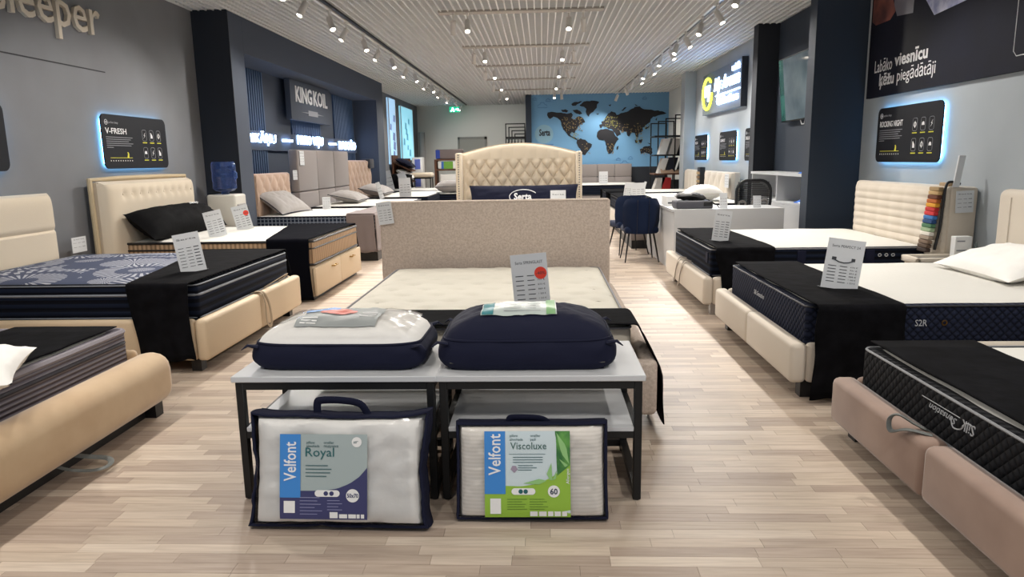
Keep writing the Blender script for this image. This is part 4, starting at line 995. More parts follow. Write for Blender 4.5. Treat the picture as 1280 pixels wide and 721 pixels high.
for r_ in range(0, 6):
    for k in range(-5, 6):
        x = -0.32 + (k + (0.5 if r_ % 2 else 0.0)) * du * 1.0; 
        a = 2 * k + (1 if r_ % 2 else 0); x = -0.32 + a * du * 0.5 * 1.0
        z = 1.42 - 0.5 * 0 - (r_ + 0) * dv * 0.9
        # creases cross where a+c and a-c are both even integers
        xx = -0.32 + (2 * k + (r_ % 2)) * du
        if abs(xx + 0.32) < 0.76:
            o = bpy.data.objects.new('button', nb); COL.objects.link(o); o.parent = bd
            o.matrix_local = Matrix.Translation(Vector((xx, wy - 0.035, z)) - Vector(bd['_w'])) @ Matrix.Rotation(math.pi / 2, 4, 'X')
obj('base', B().rbox(-1.15, 0.51, 8.15, 9.98, 0.08, 0.40, 0.03), m_cream, bd)
obj('plinth', B().box(-1.1, 0.46, 8.2, 9.95, 0, 0.085), m_blackp, bd, smooth=False)
mattress('white mattress on the cream wing bed', -1.12, 0.48, 8.2, 9.94, 0.40, 0.68, m_navyb, m_mattl)
tp = pillow('long black pillow with ringed white lettering against the cream arched headboard', (-0.25, 9.74, 0.90), 1.50, 0.44, 0.18, m_navy, rx=math.radians(72), pinch=0.05)
obj('lettering', text_b('Serta', 0.1, -0.13, -0.02, 0.100, 0.002, w=0.24, h=0.10, bold=0.003), m_ink, tp, smooth=False)
obj('logo_ring', B().tube([(0.0 + 0.19 * math.cos(a), 0.03 + 0.10 * math.sin(a), 0.094 - 0.12 * abs(0.1 * math.sin(a))) for a in [k / 24 * 2 * math.pi * 0.86 + 0.5 for k in range(25)]], 0.006, 5), m_ink, tp)
price_sign('white card standing before the long pillow on the cream arched bed', upright(0.21, 9.3, 0.69, 0), 0.20, 0.36, 'Serta', 3, small=True)

# ------------------------------------------------------------------ front tables
def table(x0, x1, label):
    y0, y1, zt = 2.85, 3.40, 0.563
    t = thing('display_table', label, 'table', ((x0 + x1) / 2, (y0 + y1) / 2, 0), 'low display tables')
    e = 0.034
    obj('tabletop', B().rbox(x0 - 0.012, x1 + 0.012, y0 - 0.012, y1 + 0.012, zt - 0.026, zt, 0.003, 1), m_white, t)
    obj('shelf', B().rbox(x0 + e, x1 - e, y0 + 0.0, y1 - e, 0.312, 0.334, 0.003, 1), m_white, t)
    for x_ in (x0, x1 - e):
        for y_ in (y0, y1 - e): obj('leg', B().rbox(x_, x_ + e, y_, y_ + e, 0.004, zt - 0.027, 0.003, 1), m_blackm, t)
    for (a, c, d_, f_) in ((x0 + e, x1 - e, y0, y0 + e), (x0 + e, x1 - e, y1 - e, y1), (x0, x0 + e, y0 + e, y1 - e), (x1 - e, x1, y0 + e, y1 - e)):
        obj('top_rail', B().box(a, c, d_, f_, zt - 0.027 - e, zt - 0.027), m_blackm, t, smooth=False)
    for (a, c, d_, f_) in ((x0 + e, x1 - e, y0, y0 + e), (x0 + e, x1 - e, y1 - e, y1), (x0, x0 + e, y0 + e, y1 - e), (x1 - e, x1, y0 + e, y1 - e)):
        obj('shelf_rail', B().box(a, c, d_, f_, 0.311 - e * 0.8, 0.311), m_blackm, t, smooth=False)
    for x_ in (x0, x1 - e): obj('bottom_rail', B().box(x_, x_ + e, y0 + e, y1 - e, 0.03, 0.03 + e), m_blackm, t, smooth=False)
    obj('bottom_rail', B().box(x0 + e, x1 - e, y1 - e, y1, 0.03, 0.03 + e), m_blackm, t, smooth=False)
    for x_ in (x0 + e / 2, x1 - e / 2):
        for y_ in (y0 + e / 2, y1 - e / 2): obj('foot', B().lathe([(0, 0), (0.014, 0), (0.014, 0.006), (0, 0.006)], (x_, y_, 0), 10), m_blackp, t)
    return t
table(-1.318, -0.462, 'left white topped display table with black metal frame')
table(-0.442, 0.412, 'right white topped display table with black metal frame')

# ------------------------------------------------------------------ bagged pillows
def bag_local(mtx, label, w, h, d, m_side, group, front, m_core=m_pillow, corner=0.0, handle=None, hshift=0.0, floppy=0.02, plain_top=False):
    """zipped bag; local x width, y height, z towards the viewer (front face at +z)."""
    t = thing('pillow_bag', label, 'pillow', mtx=mtx, group=group)
    # white pillow inside
    def core(sgn):
        def g(u, v):
            a, e = 2 * u - 1, 2 * v - 1
            k = max(0.0, 1 - abs(a) ** 12) ** 0.5 * max(0.0, 1 - abs(e) ** 12) ** 0.5
            return (w * 0.499 * (a - corner * a ** 3 * (1 - e * e)), h / 2 + h * 0.497 * (e - corner * e ** 3 * (1 - a * a)), sgn * (d * 0.46 * k + floppy * 0.35 * k * nz(a * 4 + w, e * 4, 2)))
        return g
    b = B().grid(36, 28, core(1)); b.grid(36, 28, core(-1))
    obj('pillow', b, m_core, t)
    # fabric wall all round the edge
    per = []
    n = 88
    for k in range(n):
        q = k / n * 4; i_ = int(q); fr = q - i_
        a, e = [(-1 + 2 * fr, -1), (1, -1 + 2 * fr), (1 - 2 * fr, 1), (-1, 1 - 2 * fr)][i_]
        per.append((a, e))
    def wob(i_):
        a, e = per[i_ % n]; q = 2 * math.pi * (i_ % n) / n
        r_ = floppy * (0.30 * nz(math.cos(q) * 2.2, math.sin(q) * 2.2, w * 9) + 0.16 * nz(math.cos(q) * 9, math.sin(q) * 9, h * 7) + 0.22 * abs(a * e) ** 10)
        return r_ * a, r_ * e
    def wall(u, v):
        a, e = per[int(round(u * n)) % n]; wx_, wy_ = wob(int(round(u * n)))
        s = 2 * v - 1
        bl = 1 + 0.018 * (1 - s * s)
        x = w / 2 * (a - corner * a ** 3 * (1 - e * e)) * bl; y = h / 2 + h / 2 * (e - corner * e ** 3 * (1 - a * a)) * bl
        return (x + wx_, max(0.002, y + wy_), s * d / 2 * (0.62 if s > 0 else 0.86))
    obj('side_panel', B().grid(n, 6, wall, closeu=True), m_side, t, solid=0.004)
    for s in (-1, 1):
        obj('edge_binding', B().tube([(w / 2 * (a - corner * a ** 3 * (1 - e * e)) + wob(i_)[0], max(0.004, h / 2 + h / 2 * (e - corner * e ** 3 * (1 - a * a)) + wob(i_)[1]), s * d * (0.31 if s > 0 else 0.43)) for i_, (a, e) in enumerate(per)], 0.007, 6, closed=True), m_side, t)
    def film(sgn, kz):
        def g(u, v):
            a, e = 2 * u - 1, 2 * v - 1
            k = max(0.0, 1 - abs(a) ** 10) ** 0.5 * max(0.0, 1 - abs(e) ** 10) ** 0.5
            return (w * 0.495 * (a - corner * a ** 3 * (1 - e * e)), h / 2 + h * 0.495 * (e - corner * e ** 3 * (1 - a * a)), sgn * (d * 0.31 + (d * 0.195 + 0.006) * k + 0.0035 * nz(a * 9, e * 9, w) * k))
        return g
    if front == 'film':
        obj('clear_film', B().grid(40, 30, film(1, 1)), m_plastic, t)
    obj('back_panel', B().grid(20, 14, film(-1, 1)), m_side, t)
    if handle:
        x0, x1, hh = handle
        obj('carry_handle', B().tube(sm([(x0, h - 0.004, 0.0), (x0 + 0.003, h + hh * 0.75, 0.01), (x0 + 0.02, h + hh, 0.015), ((x0 + x1) / 2, h + hh * 1.02, 0.02), (x1 - 0.03, h + hh * 0.75, 0.015), (x1, h - 0.004, 0.0)]), 0.016, 8, flat=0.35), m_side, t)
    return t
def on_front(w, h, d, pts, dz=0.0):
    """drop 2D outline on the bulging front face"""
    return pts
def card_shape(t, x0, x1, y0, y1, zfn, m, name='label', r=0.012, dz=0.0, parent=None):
    def f(u, v):
        x = x0 + (x1 - x0) * u; y = y0 + (y1 - y0) * v
        return (x, y, zfn(x, y) + dz)
    return obj(name, B().grid(14, 14, f), m, parent or t)
def curved(b, zfn, dz=0.0):
    b.v = [(x, y, zfn(x, y) + dz + z) for x, y, z in b.v]; return b

# Royal: x 316..536 px, leaning on the left table
tilt = math.radians(78)
mt = Matrix.Translation((-0.828, 2.63, 0.008)) @ Matrix.Rotation(math.radians(-1.0), 4, 'Z') @ Matrix.Rotation(tilt, 4, 'X')
RW, RH, RD = 0.700, 0.445, 0.15
t = bag_local(mt, 'clear zipped bag with white pillow and blue, sage and purple label, standing on the floor', RW, RH, RD, m_navy, 'bagged pillows at the front', 'film', corner=0.03, handle=(-0.10, 0.11, 0.055), floppy=0.045)
def zr(x, y):
    a, e = x / (RW * 0.495), (y - RH / 2) / (RH * 0.495)
    k = max(0.0, 1 - abs(a) ** 10) ** 0.5 * max(0.0, 1 - abs(e) ** 10) ** 0.5
    return RD * 0.31 + (RD * 0.195 + 0.006) * k + 0.004
lb = card_shape(t, -0.222, 0.130, 0.040, 0.375, zr, mat('label_sage', '#a3b0b0', 0.45), dz=0.0)
m_royal = mat('label_purple', '#383a66', 0.45); m_velb = mat('label_blue_band', '#3b85cf', 0.45)
pts = [(-0.222, 0.04), (0.130, 0.04), (0.130, 0.245), (0.10, 0.21), (0.06, 0.182), (0.01, 0.162), (-0.05, 0.153), (-0.14, 0.152), (-0.222, 0.152)]
def flat_patch(pts, nx=22):
    """outline -> strips along x following the bulge"""
    b = B(); xs = [p[0] for p in pts]; x0, x1 = min(xs), max(xs); n = len(pts)
    cols = []
    for i in range(nx + 1):
        x = min(max(x0 + (x1 - x0) * i / nx, x0 + 1e-5), x1 - 1e-5); ys = []
        for k in range(n):
            (a, c), (e, g) = pts[k], pts[(k + 1) % n]
            if (a - x) * (e - x) <= 0 and abs(a - e) > 1e-9: ys.append(c + (g - c) * (x - a) / (e - a))
        cols.append((x, min(ys), max(ys)))
    return B().grid(nx, 6, lambda u, v: (cols[int(round(u * nx))][0], cols[int(round(u * nx))][1] + (cols[int(round(u * nx))][2] - cols[int(round(u * nx))][1]) * v, 0))
obj('purple_field', curved(flat_patch(pts), zr, 0.0012), m_royal, lb)
obj('blue_band', curved(flat_patch([(-0.222, 0.125), (-0.138, 0.125), (-0.138, 0.375), (-0.222, 0.375)], 8), zr, 0.0024), m_velb, lb)
obj('brand_lettering', curved(text_b('Velfont', 0.08, -0.155, 0.19, 0, 0.0004, w=0.155, h=0.050, rot=math.pi / 2, bold=0.001), zr, 0.0036), m_ink, lb, smooth=False)
obj('product_lettering', curved(text_b('Royal', 0.05, -0.118, 0.276, 0, 0.0004, w=0.115, h=0.046), zr, 0.0018), mat('label_teal', '#1f5f62', 0.5), lb, smooth=False)
m_tinytxt = mat('label_small_ink', '#4b6b6e', 0.6)
for k, (s, x_, y_) in enumerate((('pillow', -0.115, 0.338), ('almohada', -0.115, 0.324), ('oreiller', -0.045, 0.338), ('подушка', -0.045, 0.324))):
    obj('small_lettering', curved(text_b(s, 0.014, x_, y_, 0, 0.0003), zr, 0.0018), m_tinytxt, lb, smooth=False)
b = B()
for k in range(4): b.box(-0.118, -0.118 + (0.09, 0.105, 0.10, 0.085)[k], 0.250 - 0.014 * k, 0.2535 - 0.014 * k, 0, 0.0003)
obj('small_print', curved(b, zr, 0.0018), m_tinytxt, lb, smooth=False, stuff=True)
obj('badge', curved(B().prism(circ(0.020, 20, 0.088, 0.345), flatfn(0, 0.0004)), zr, 0.0018), m_paper, lb, smooth=False)
obj('badge_lettering', curved(text_b('60°', 0.014, 0.075, 0.340, 0, 0.0003), zr, 0.0030), m_tinytxt, lb, smooth=False)
bd_ = obj('size_badge', curved(B().prism(circ(0.026, 24, 0.072, 0.135), flatfn(0, 0.0004)), zr, 0.0026), m_paper, lb, smooth=False)
obj('size_lettering', curved(text_b('50x70', 0.02, 0.050, 0.127, 0, 0.0003, w=0.045, h=0.017, bold=0.0004), zr, 0.0038), m_royal, lb, smooth=False)
obj('firmness_scale', curved(B().prism(rrect(0.10, 0.026, 0.0129, 5, -0.03, 0.143), flatfn(0, 0.0004)), zr, 0.0026), m_paper, lb, smooth=False)
obj('firmness_mark', curved(B().prism(circ(0.009, 14, -0.035, 0.143), flatfn(0, 0.0004)).prism(circ(0.009, 14, -0.012, 0.143), flatfn(0, 0.0004)), zr, 0.0038), m_royal, lb, smooth=False)
obj('certificate', curved(B().box(-0.205, -0.160, 0.065, 0.112, 0, 0.0004), zr, 0.0026), m_paper, lb, smooth=False)
b = B()
for k in range(6): b.box(-0.14, -0.14 + (0.07, 0.09, 0.06, 0.085, 0.07, 0.08)[k], 0.060 + 0.013 * k, 0.0625 + 0.013 * k, 0, 0.0003)
for k in range(4): b.box(-0.03, -0.03 + (0.06, 0.045, 0.06, 0.05)[k], 0.078 + 0.012 * k, 0.0805 + 0.012 * k, 0, 0.0003)
obj('small_print', curved(b, zr, 0.0026), mat('label_lilac', '#8d8fb5', 0.6), lb, smooth=False, stuff=True)
b = B()
for (a, c) in ((-0.02, 0.012), (0.018, 0.05), (0.055, 0.085), (0.088, 0.100), (0.105, 0.118)): b.box(a, c, 0.046, 0.062 + (0.008 if a < 0 else 0), 0, 0.0004)
obj('care_symbols', curved(b, zr, 0.0026), m_paper, lb, smooth=False)

# Viscoluxe
mt = Matrix.Translation((-0.052, 2.70, 0.006)) @ Matrix.Rotation(math.radians(0.5), 4, 'Z') @ Matrix.Rotation(math.radians(78), 4, 'X')
VW, VH, VD = 0.605, 0.385, 0.125
m_foam = pattern('memory_foam_knit', '#efe9e0', '#e6e0d6', ex_wave('z', 420), bump=0.05)
t = bag_local(mt, 'clear zipped bag with block pillow and lime green bamboo label, standing on the floor', VW, VH, VD, m_navy, 'bagged pillows at the front', 'film', m_core=m_foam, corner=0.008, handle=(-0.09, 0.07, 0.022), floppy=0.006)
def zv(x, y):
    a, e = x / (VW * 0.495), (y - VH / 2) / (VH * 0.495)
    k = max(0.0, 1 - abs(a) ** 10) ** 0.5 * max(0.0, 1 - abs(e) ** 10) ** 0.5
    return VD * 0.31 + (VD * 0.195 + 0.006) * k + 0.004
lb = card_shape(t, -0.190, 0.155, 0.015, 0.360, zv, mat('label_pale_blue', '#c9d8dc', 0.45))
m_green = mat('label_lime', '#8fb83c', 0.45); m_dgreen = mat('label_bamboo_green', '#2f6b35', 0.5, var=('#5f9b45', 20))
obj('green_field', curved(flat_patch([(-0.190, 0.015), (0.155, 0.015), (0.155, 0.245), (0.13, 0.215), (0.08, 0.175), (0.02, 0.150), (-0.04, 0.140), (-0.105, 0.142), (-0.190, 0.142)]), zv, 0.0012), m_green, lb)
obj('blue_band', curved(flat_patch([(-0.190, 0.110), (-0.106, 0.110), (-0.106, 0.360), (-0.190, 0.360)], 8), zv, 0.0024), m_velb, lb)
obj('bamboo_picture', curved(flat_patch([(0.095, 0.360), (0.100, 0.18), (0.155, 0.225), (0.155, 0.360)], 8), zv, 0.0018), m_dgreen, lb)
for q in ([(0.10, 0.355), (0.14, 0.30), (0.15, 0.23), (0.12, 0.27)], [(0.11, 0.25), (0.145, 0.225), (0.135, 0.215)], [(0.06, 0.19), (0.072, 0.165), (0.083, 0.165), (0.082, 0.24)], [(0.083, 0.165), (0.097, 0.17), (0.100, 0.205)], [(-0.035, 0.152), (0.03, 0.170), (0.06, 0.163), (0.03, 0.148)]):
    obj('leaf', curved(flat_patch(q, 6), zv, 0.0030), mat('label_leaf', '#8fc07a', 0.5), lb)
obj('brand_lettering', curved(text_b('Velfont', 0.08, -0.124, 0.185, 0, 0.0004, w=0.165, h=0.050, rot=math.pi / 2, bold=0.001), zv, 0.0036), m_ink, lb, smooth=False)
obj('product_lettering', curved(text_b('Viscoluxe', 0.05, -0.085, 0.288, 0, 0.0004, w=0.145, h=0.028), zv, 0.0018), mat('label_teal2', '#41645e', 0.5), lb, smooth=False)
for k, (s, x_, y_) in enumerate((('pillow', -0.088, 0.338), ('almohada', -0.088, 0.323), ('oreiller', -0.005, 0.338), ('padi', -0.005, 0.323))):
    obj('small_lettering', curved(text_b(s, 0.014, x_, y_, 0, 0.0003), zv, 0.0018), m_tinytxt, lb, smooth=False)
b = B().box(-0.09, 0.055, 0.268, 0.2695, 0, 0.0003).box(-0.055, 0.005, 0.222, 0.2245, 0, 0.0003).box(-0.055, 0.02, 0.213, 0.2155, 0, 0.0003).box(-0.055, 0.0, 0.204, 0.2065, 0, 0.0003)
for k in range(3): b.box(-0.075, 0.045, 0.255 - 0.01 * k, 0.2575 - 0.01 * k, 0, 0.0003)
obj('small_print', curved(b, zv, 0.0018), m_tinytxt, lb, smooth=False, stuff=True)
obj('emblem', curved(B().prism([(-0.085, 0.208), (-0.070, 0.194), (-0.056, 0.208), (-0.064, 0.222), (-0.078, 0.222)], flatfn(0, 0.0004)), zv, 0.0018), mat('emblem_mauve', '#9a8d9f', 0.6), lb, smooth=False)
obj('size_badge', curved(B().prism(circ(0.024, 24, 0.088, 0.120), flatfn(0, 0.0004)), zv, 0.0026), m_paper, lb, smooth=False)
obj('size_lettering', curved(text_b('60', 0.03, 0.073, 0.108, 0, 0.0003, w=0.030, h=0.024, bold=0.0006), zv, 0.0038), mat('ink_blue_black', '#22304a', 0.5), lb, smooth=False)
obj('firmness_scale', curved(B().prism(rrect(0.096, 0.026, 0.0129, 5, -0.034, 0.120), flatfn(0, 0.0004)), zv, 0.0026), m_paper, lb, smooth=False)
obj('firmness_mark', curved(B().prism(circ(0.009, 14, -0.045, 0.12), flatfn(0, 0.0004)).prism(circ(0.009, 14, -0.025, 0.12), flatfn(0, 0.0004)), zv, 0.0038), MC['label_teal'], lb, smooth=False)
obj('certificate', curved(B().box(-0.168, -0.125, 0.030, 0.092, 0, 0.0004), zv, 0.0026), m_paper, lb, smooth=False)
b = B()
for k in range(5): b.box(-0.10, -0.10 + (0.08, 0.07, 0.075, 0.06, 0.08)[k], 0.048 + 0.010 * k, 0.050 + 0.010 * k, 0, 0.0003).box(-0.01, -0.01 + (0.06, 0.075, 0.055, 0.07, 0.06)[k], 0.048 + 0.010 * k, 0.050 + 0.010 * k, 0, 0.0003)
obj('small_print', curved(b, zv, 0.0026), mat('label_olive', '#5b7d2a', 0.6), lb, smooth=False, stuff=True)
b = B()
for (a, c) in ((-0.008, 0.022), (0.028, 0.058), (0.064, 0.085), (0.09, 0.115), (0.12, 0.14)): b.box(a, c, 0.020, 0.040, 0, 0.0004)
obj('care_symbols', curved(b, zv, 0.0026), m_paper, lb, smooth=False)
obj('range_lettering', curved(text_b('Allergen', 0.018, 0.150, 0.150, 0, 0.0003, rot=math.pi / 2), zv, 0.0030), m_ink, lb, smooth=False)

# white/navy bag lying on the left table
def lying(label, cx, cy, w, d, h, rz, top_m, side_m, group, pn=0.06):
    mt = Matrix.Translation((cx, cy, 0.565)) @ Matrix.Rotation(rz, 4, 'Z')
    t = thing('pillow_bag', label, 'pillow', mtx=mt, group=group)
    n = 96
    def per(k):
        q = (k % n) / n * 4; i_ = int(q); fr = q - i_
        a, e = [(-1 + 2 * fr, -1), (1, -1 + 2 * fr), (1 - 2 * fr, 1), (-1, 1 - 2 * fr)][i_]
        # rounded square
        l = max(abs(a), abs(e)); rr_ = (abs(a) ** 7 + abs(e) ** 7) ** (1 / 7)
        return a / rr_, e / rr_
    def side(u, v):
        a, e = per(int(round(u * n)))
        s = math.sin(math.pi * v) ** 0.7 if 0 < v < 1 else 0
        k = (0.90 + 0.10 * s) if v < 0.6 else (0.93 + 0.07 * s)
        cor = abs(a * e) ** 6
        z = h * 0.52 * v + 0.012 * cor * (v > 0.5)
        return (w / 2 * a * k * (1 + 0.03 * cor * v) + 0.004 * nz(u * 20, v * 3), d / 2 * e * k * (1 + 0.03 * cor * v) + 0.006 * nz(u * 24, v * 3, 5), z + 0.002)
    obj('side_panel', B().grid(n, 8, side, closeu=True), side_m, t)
    def top(u, v):
        a, e = 2 * u - 1, 2 * v - 1
        l = max(abs(a), abs(e), 1e-6); rr_ = (abs(a) ** 7 + abs(e) ** 7) ** (1 / 7) if l > 1e-5 else 1
        kx = l / rr_ if l > 1e-5 else 1
        k = max(0.0, 1 - l ** 2.8) ** 0.62
        return (w / 2 * a * kx * 0.93, d / 2 * e * kx * 0.93, h * 0.52 + h * 0.46 * k + (0.008 * nz(a * 5, e * 5, w) + 0.004 * nz(a * 14, e * 7, w)) * k)
    obj('top_face', B().grid(44, 36, top), top_m, t)
    obj('bottom_face', B().grid(4, 4, lambda u, v: ((2 * u - 1) * w * 0.42, (2 * v - 1) * d * 0.42, 0.0025)), side_m, t)
    p = [(w / 2 * per(k)[0] * 0.935, d / 2 * per(k)[1] * 0.935, h * 0.52 + 0.002 + 0.012 * abs(per(k)[0] * per(k)[1]) ** 6) for k in range(n)]
    obj('edge_binding', B().tube(p, 0.006, 6, closed=True), side_m, t)
    for sx, sy in ((-1, -1), (1, -1), (1, 1), (-1, 1)):
        c = Vector((sx * w * 0.44, sy * d * 0.44, h * 0.48))
        obj('corner_ear', B().tube([c, c + Vector((sx * 0.035, sy * 0.02, 0.012)), c + Vector((sx * 0.06, sy * 0.03, -0.006))], [0.02, 0.012, 0.004], 6, flat=0.5), side_m, t)
    def ztop(x, y):
        a, e = x / (w / 2 * 0.93), y / (d / 2 * 0.93); l = max(abs(a), abs(e), 1e-6)
        if l >= 1: l = 0.999
        k = max(0.0, 1 - l ** 2.8) ** 0.62
        return h * 0.52 + h * 0.46 * k + (0.008 * nz(a * 5, e * 5, w) + 0.004 * nz(a * 14, e * 7, w)) * k
    return t, ztop
t, zt = lying('white topped navy zipped pillow bag with pale label and red sticker on the left table', -0.895, 3.13, 0.78, 0.46, 0.215, -0.02, m_pillow, m_navy, 'bagged pillows at the front')
obj('clear_film', curved(B().grid(36, 30, lambda u, v: ((2 * u - 1) * 0.315, (2 * v - 1) * 0.205, 0.0)), zt, 0.005), m_plastic, t)
lb = obj('label', curved(B().grid(16, 16, lambda u, v: (-0.19 + 0.36 * u, -0.165 + 0.23 * v, 0.0)), zt, 0.0075), mat('label_silver', '#8b908f', 0.5), t)
obj('blue_band', curved(B().grid(8, 4, lambda u, v: (-0.19 + 0.15 * u, 0.0 + 0.065 * v, 0.0)), zt, 0.0095), m_velb, lb)
obj('red_sticker', curved(B().grid(16, 16, lambda u, v: (-0.03 + 0.085 * (2 * u - 1) * math.sqrt(1 - (2 * v - 1) ** 2 / 2), -0.02 + 0.045 * (2 * v - 1) * math.sqrt(1 - (2 * u - 1) ** 2 / 2), 0.0)), zt, 0.011), mat('muted_red', '#cf6a5c', 0.5), lb)
b = B()
for k in range(3): b.box(-0.17, -0.10, -0.15 + 0.02 * k, -0.142 + 0.02 * k, 0, 0.0004).box(0.08, 0.15, -0.09 + 0.03 * k, -0.08 + 0.03 * k, 0, 0.0004)
obj('small_print', curved(b, zt, 0.009), m_paper, lb, smooth=False, stuff=True)
t, zt = lying('dark navy zipped pillow bag with a pale strip label on the right table', -0.072, 3.12, 0.78, 0.46, 0.245, 0.01, m_navy, m_navy, 'bagged pillows at the front')
def strip(u0, u1, dz, m, nm, parent): return obj(nm, curved(B().grid(20, 10, lambda u, v: (u0 + (u1 - u0) * u, -0.135 + 0.20 * v, 0.0)), zt, dz), m, parent)
lb = strip(-0.20, 0.13, 0.006, mat('label_pale_grey', '#b9c4bf', 0.3), 'label', t)
strip(-0.195, -0.145, 0.0085, mat('label_teal_end', '#2f8086', 0.4), 'teal_end', lb)
strip(0.085, 0.125, 0.0085, mat('label_green_end', '#7fae78', 0.4), 'green_end', lb)
b = B()
for k in range(5): b.box(-0.10, 0.06 - 0.02 * (k % 2), -0.11 + 0.03 * k, -0.106 + 0.03 * k, 0, 0.0004)
obj('small_print', curved(b, zt, 0.008), m_inkg, lb, smooth=False, stuff=True)
for z_ in (0.035, 0.075):
    obj('zip_seam', B().tube([(-0.33, -0.213, z_), (0.0, -0.2165, z_ - 0.003), (0.33, -0.213, z_)], 0.003, 5), m_blackp, t)

# ------------------------------------------------------------------ right row
bd = bed_base('taupe velvet bed base at the bottom right', 1.50, 3.7, 1.62, 3.62, 0.075, 0.315, m_taupe, '-x', split=2.72, r=0.035, dx=0.12)
obj('strap_loop', B().tube(sm([(1.60, 2.86, 0.31), (1.54, 2.86, 0.34), (1.48, 2.88, 0.375), (1.455, 2.90, 0.35), (1.46, 2.89, 0.30), (1.50, 2.84, 0.325), (1.58, 2.80, 0.315)]), 0.018, 8, flat=0.3), m_strap, bd, label='grey strap loop on top of the foot rail')
tm = mattress('black quilted mattress with grey piping and silver script on the taupe base', 1.625, 3.65, 1.70, 3.56, 0.27, 0.50, m_blacks, m_mattl, pipe=mat('grey_cord', '#85878a', 0.5), pr=0.006)
def on_foot(b, x, yc, zc):  # lay local xy text on a -X facing side
    b.v = [(x - v[2], yc - v[0], zc + v[1]) for v in b.v]; return b
m_silver = mat('silver_thread', '#b9bcc0', 0.5)
obj('lettering', on_foot(text_b('Sensation', 0.07, 0.0, 0, 0, 0.001, shear=0.5, w=0.20, h=0.030, rot=math.pi), 1.624, 2.72, 0.415), m_silver, tm, smooth=False, label='silver script sewn upside down')
obj('lettering', on_foot(text_b('Silk', 0.08, 0.0, 0, 0, 0.001, shear=0.2, w=0.085, h=0.045, rot=math.pi), 1.624, 2.60, 0.43), m_silver, tm, smooth=False)
obj('swash', B().tube([(1.6235, 2.98, 0.425), (1.6235, 2.8, 0.427), (1.6235, 2.70, 0.428)], 0.0018, 5).tube(sm([(1.6235, 2.76, 0.41), (1.6235, 2.74, 0.375), (1.6235, 2.69, 0.385), (1.6235, 2.66, 0.42), (1.6235, 2.62, 0.425)]), 0.003, 5), m_silver, tm)
drape('black velvet cover across the quilted mattress on the taupe base', 1.66, 2.17, 1.72, 3.56, 0.507, None, None)
# bed with two cream foot panels
bd = bed_base('cream leather bed base with two foot panels on the right', 1.47, 3.65, 4.14, 6.02, 0.10, 0.345, m_ivory, '-x', r=0.03, dx=0.10)
obj('headboard', B().rbox(3.60, 3.72, 3.9, 5.80, 0.12, 1.16, 0.06, 5), m_ivory, bd)
for k in range(4): obj('headboard_seam', B().tube([(3.598, 5.62 - 0.42 * k, 0.15), (3.597, 5.62 - 0.42 * k, 1.10)], 0.004, 5), m_ivory, bd)
tm = mattress('navy quilted mattress with small woven logos on the cream leather base', 1.58, 3.6, 4.22, 5.92, 0.30, 0.572, m_navys, m_mattl, pipe=mat('dark_cord', '#22242c', 0.5), pr=0.006)
obj('lettering', on_foot(text_b('Silk Sensation', 0.05, 0.0, 0, 0, 0.001, shear=0.4, w=0.24, h=0.035), 1.579, 5.28, 0.435), m_silver, tm, smooth=False)
b = text_b('S2R', 0.05, 0, 0, 0, 0.001, w=0.07, h=0.04); b.v = [(2.22 + v[0], 4.219 - v[2], 0.43 + v[1]) for v in b.v]; obj('woven_logo', b, m_silver, tm, smooth=False)
obj('woven_logo', B().tube([(2.39 + 0.014 * math.cos(a), 4.218, 0.45 + 0.014 * math.sin(a)) for a in [k * math.pi / 6 for k in range(12)]], 0.004, 5, closed=True), m_gold, tm)
drape('black velvet cover hanging over the near side of the navy quilted mattress', 1.595, 2.10, 4.11, 5.88, 0.578, 0.03, None, round_hem=0.0)
price_sign('large white price sign with a diagram on the navy quilted mattress', upright(1.925, 4.62, 0.585, -2, 4, -8), 0.235, 0.325, 'Serta PERFECT 24', 6, style='low', small=False)
p = THINGS[-1]
obj('diagram', B().tube([(-0.065, 0.19, 0.0025), (-0.03, 0.177, 0.0025), (0.0, 0.173, 0.0025), (0.03, 0.177, 0.0025), (0.06, 0.19, 0.0025)], 0.004, 5), m_cardtext, p)
obj('diagram_end', B().box(-0.078, -0.05, 0.186, 0.206, 0.002, 0.003).box(0.046, 0.07, 0.186, 0.206, 0.002, 0.003), m_cardtext, p, smooth=False)
pillow('white pillow against the rounded cream headboard at the right edge', (3.28, 5.1, 0.68), 0.9, 0.55, 0.17, m_pillow, rz=math.pi / 2, rx=-0.25)
# third bed on the right
bd = bed_base('off white bed base with pull straps and chrome feet on the right', 1.47, 3.62, 6.46, 8.46, 0.10, 0.36, m_ivory, '-x', split=False, r=0.03, dx=0.09, legm=m_chrome)
for k in range(2):
    y_ = 7.35 + 0.25 * k
    obj('pull_strap', B().tube(sm([(1.56, y_, 0.365), (1.49, y_ + 0.02, 0.37), (1.455, y_ + 0.1, 0.26), (1.45, y_ + 0.16, 0.12), (1.45, y_ + 0.20, 0.10), (1.452, y_ + 0.18, 0.14), (1.48, y_ + 0.10, 0.365), (1.56, y_ + 0.08, 0.368)]), 0.009, 6, flat=0.35), mat('pale_webbing', '#b7afa5', 0.9), bd)
def ribhb(y, z): return 0.012 * abs(math.sin(z * 42)) + 0.008 * abs(math.sin(y * 12))
obj('headboard', headboard_grid(3.58, 6.36, 8.22, 0.12, 1.16, 0.07, ribhb, 70, 90, sgn=-1).rbox(3.55, 3.79, 6.35, 8.23, 0.1, 1.15, 0.03), m_ivory, bd)
tm = mattress('dark navy ribbed mattress with white top on the off white base', 1.56, 3.55, 6.60, 8.36, 0.335, 0.615, m_navyb, m_mattl, pipe=m_pipe, pr=0.005)
for k in range(3): obj('woven_logo', B().tube([(3.1 + k * 0.06 + 0.014 * math.cos(a), 6.598, 0.53 + 0.012 * math.sin(a)) for a in [j * math.pi / 6 for j in range(12)]], 0.004, 5, closed=True), m_silver, tm)
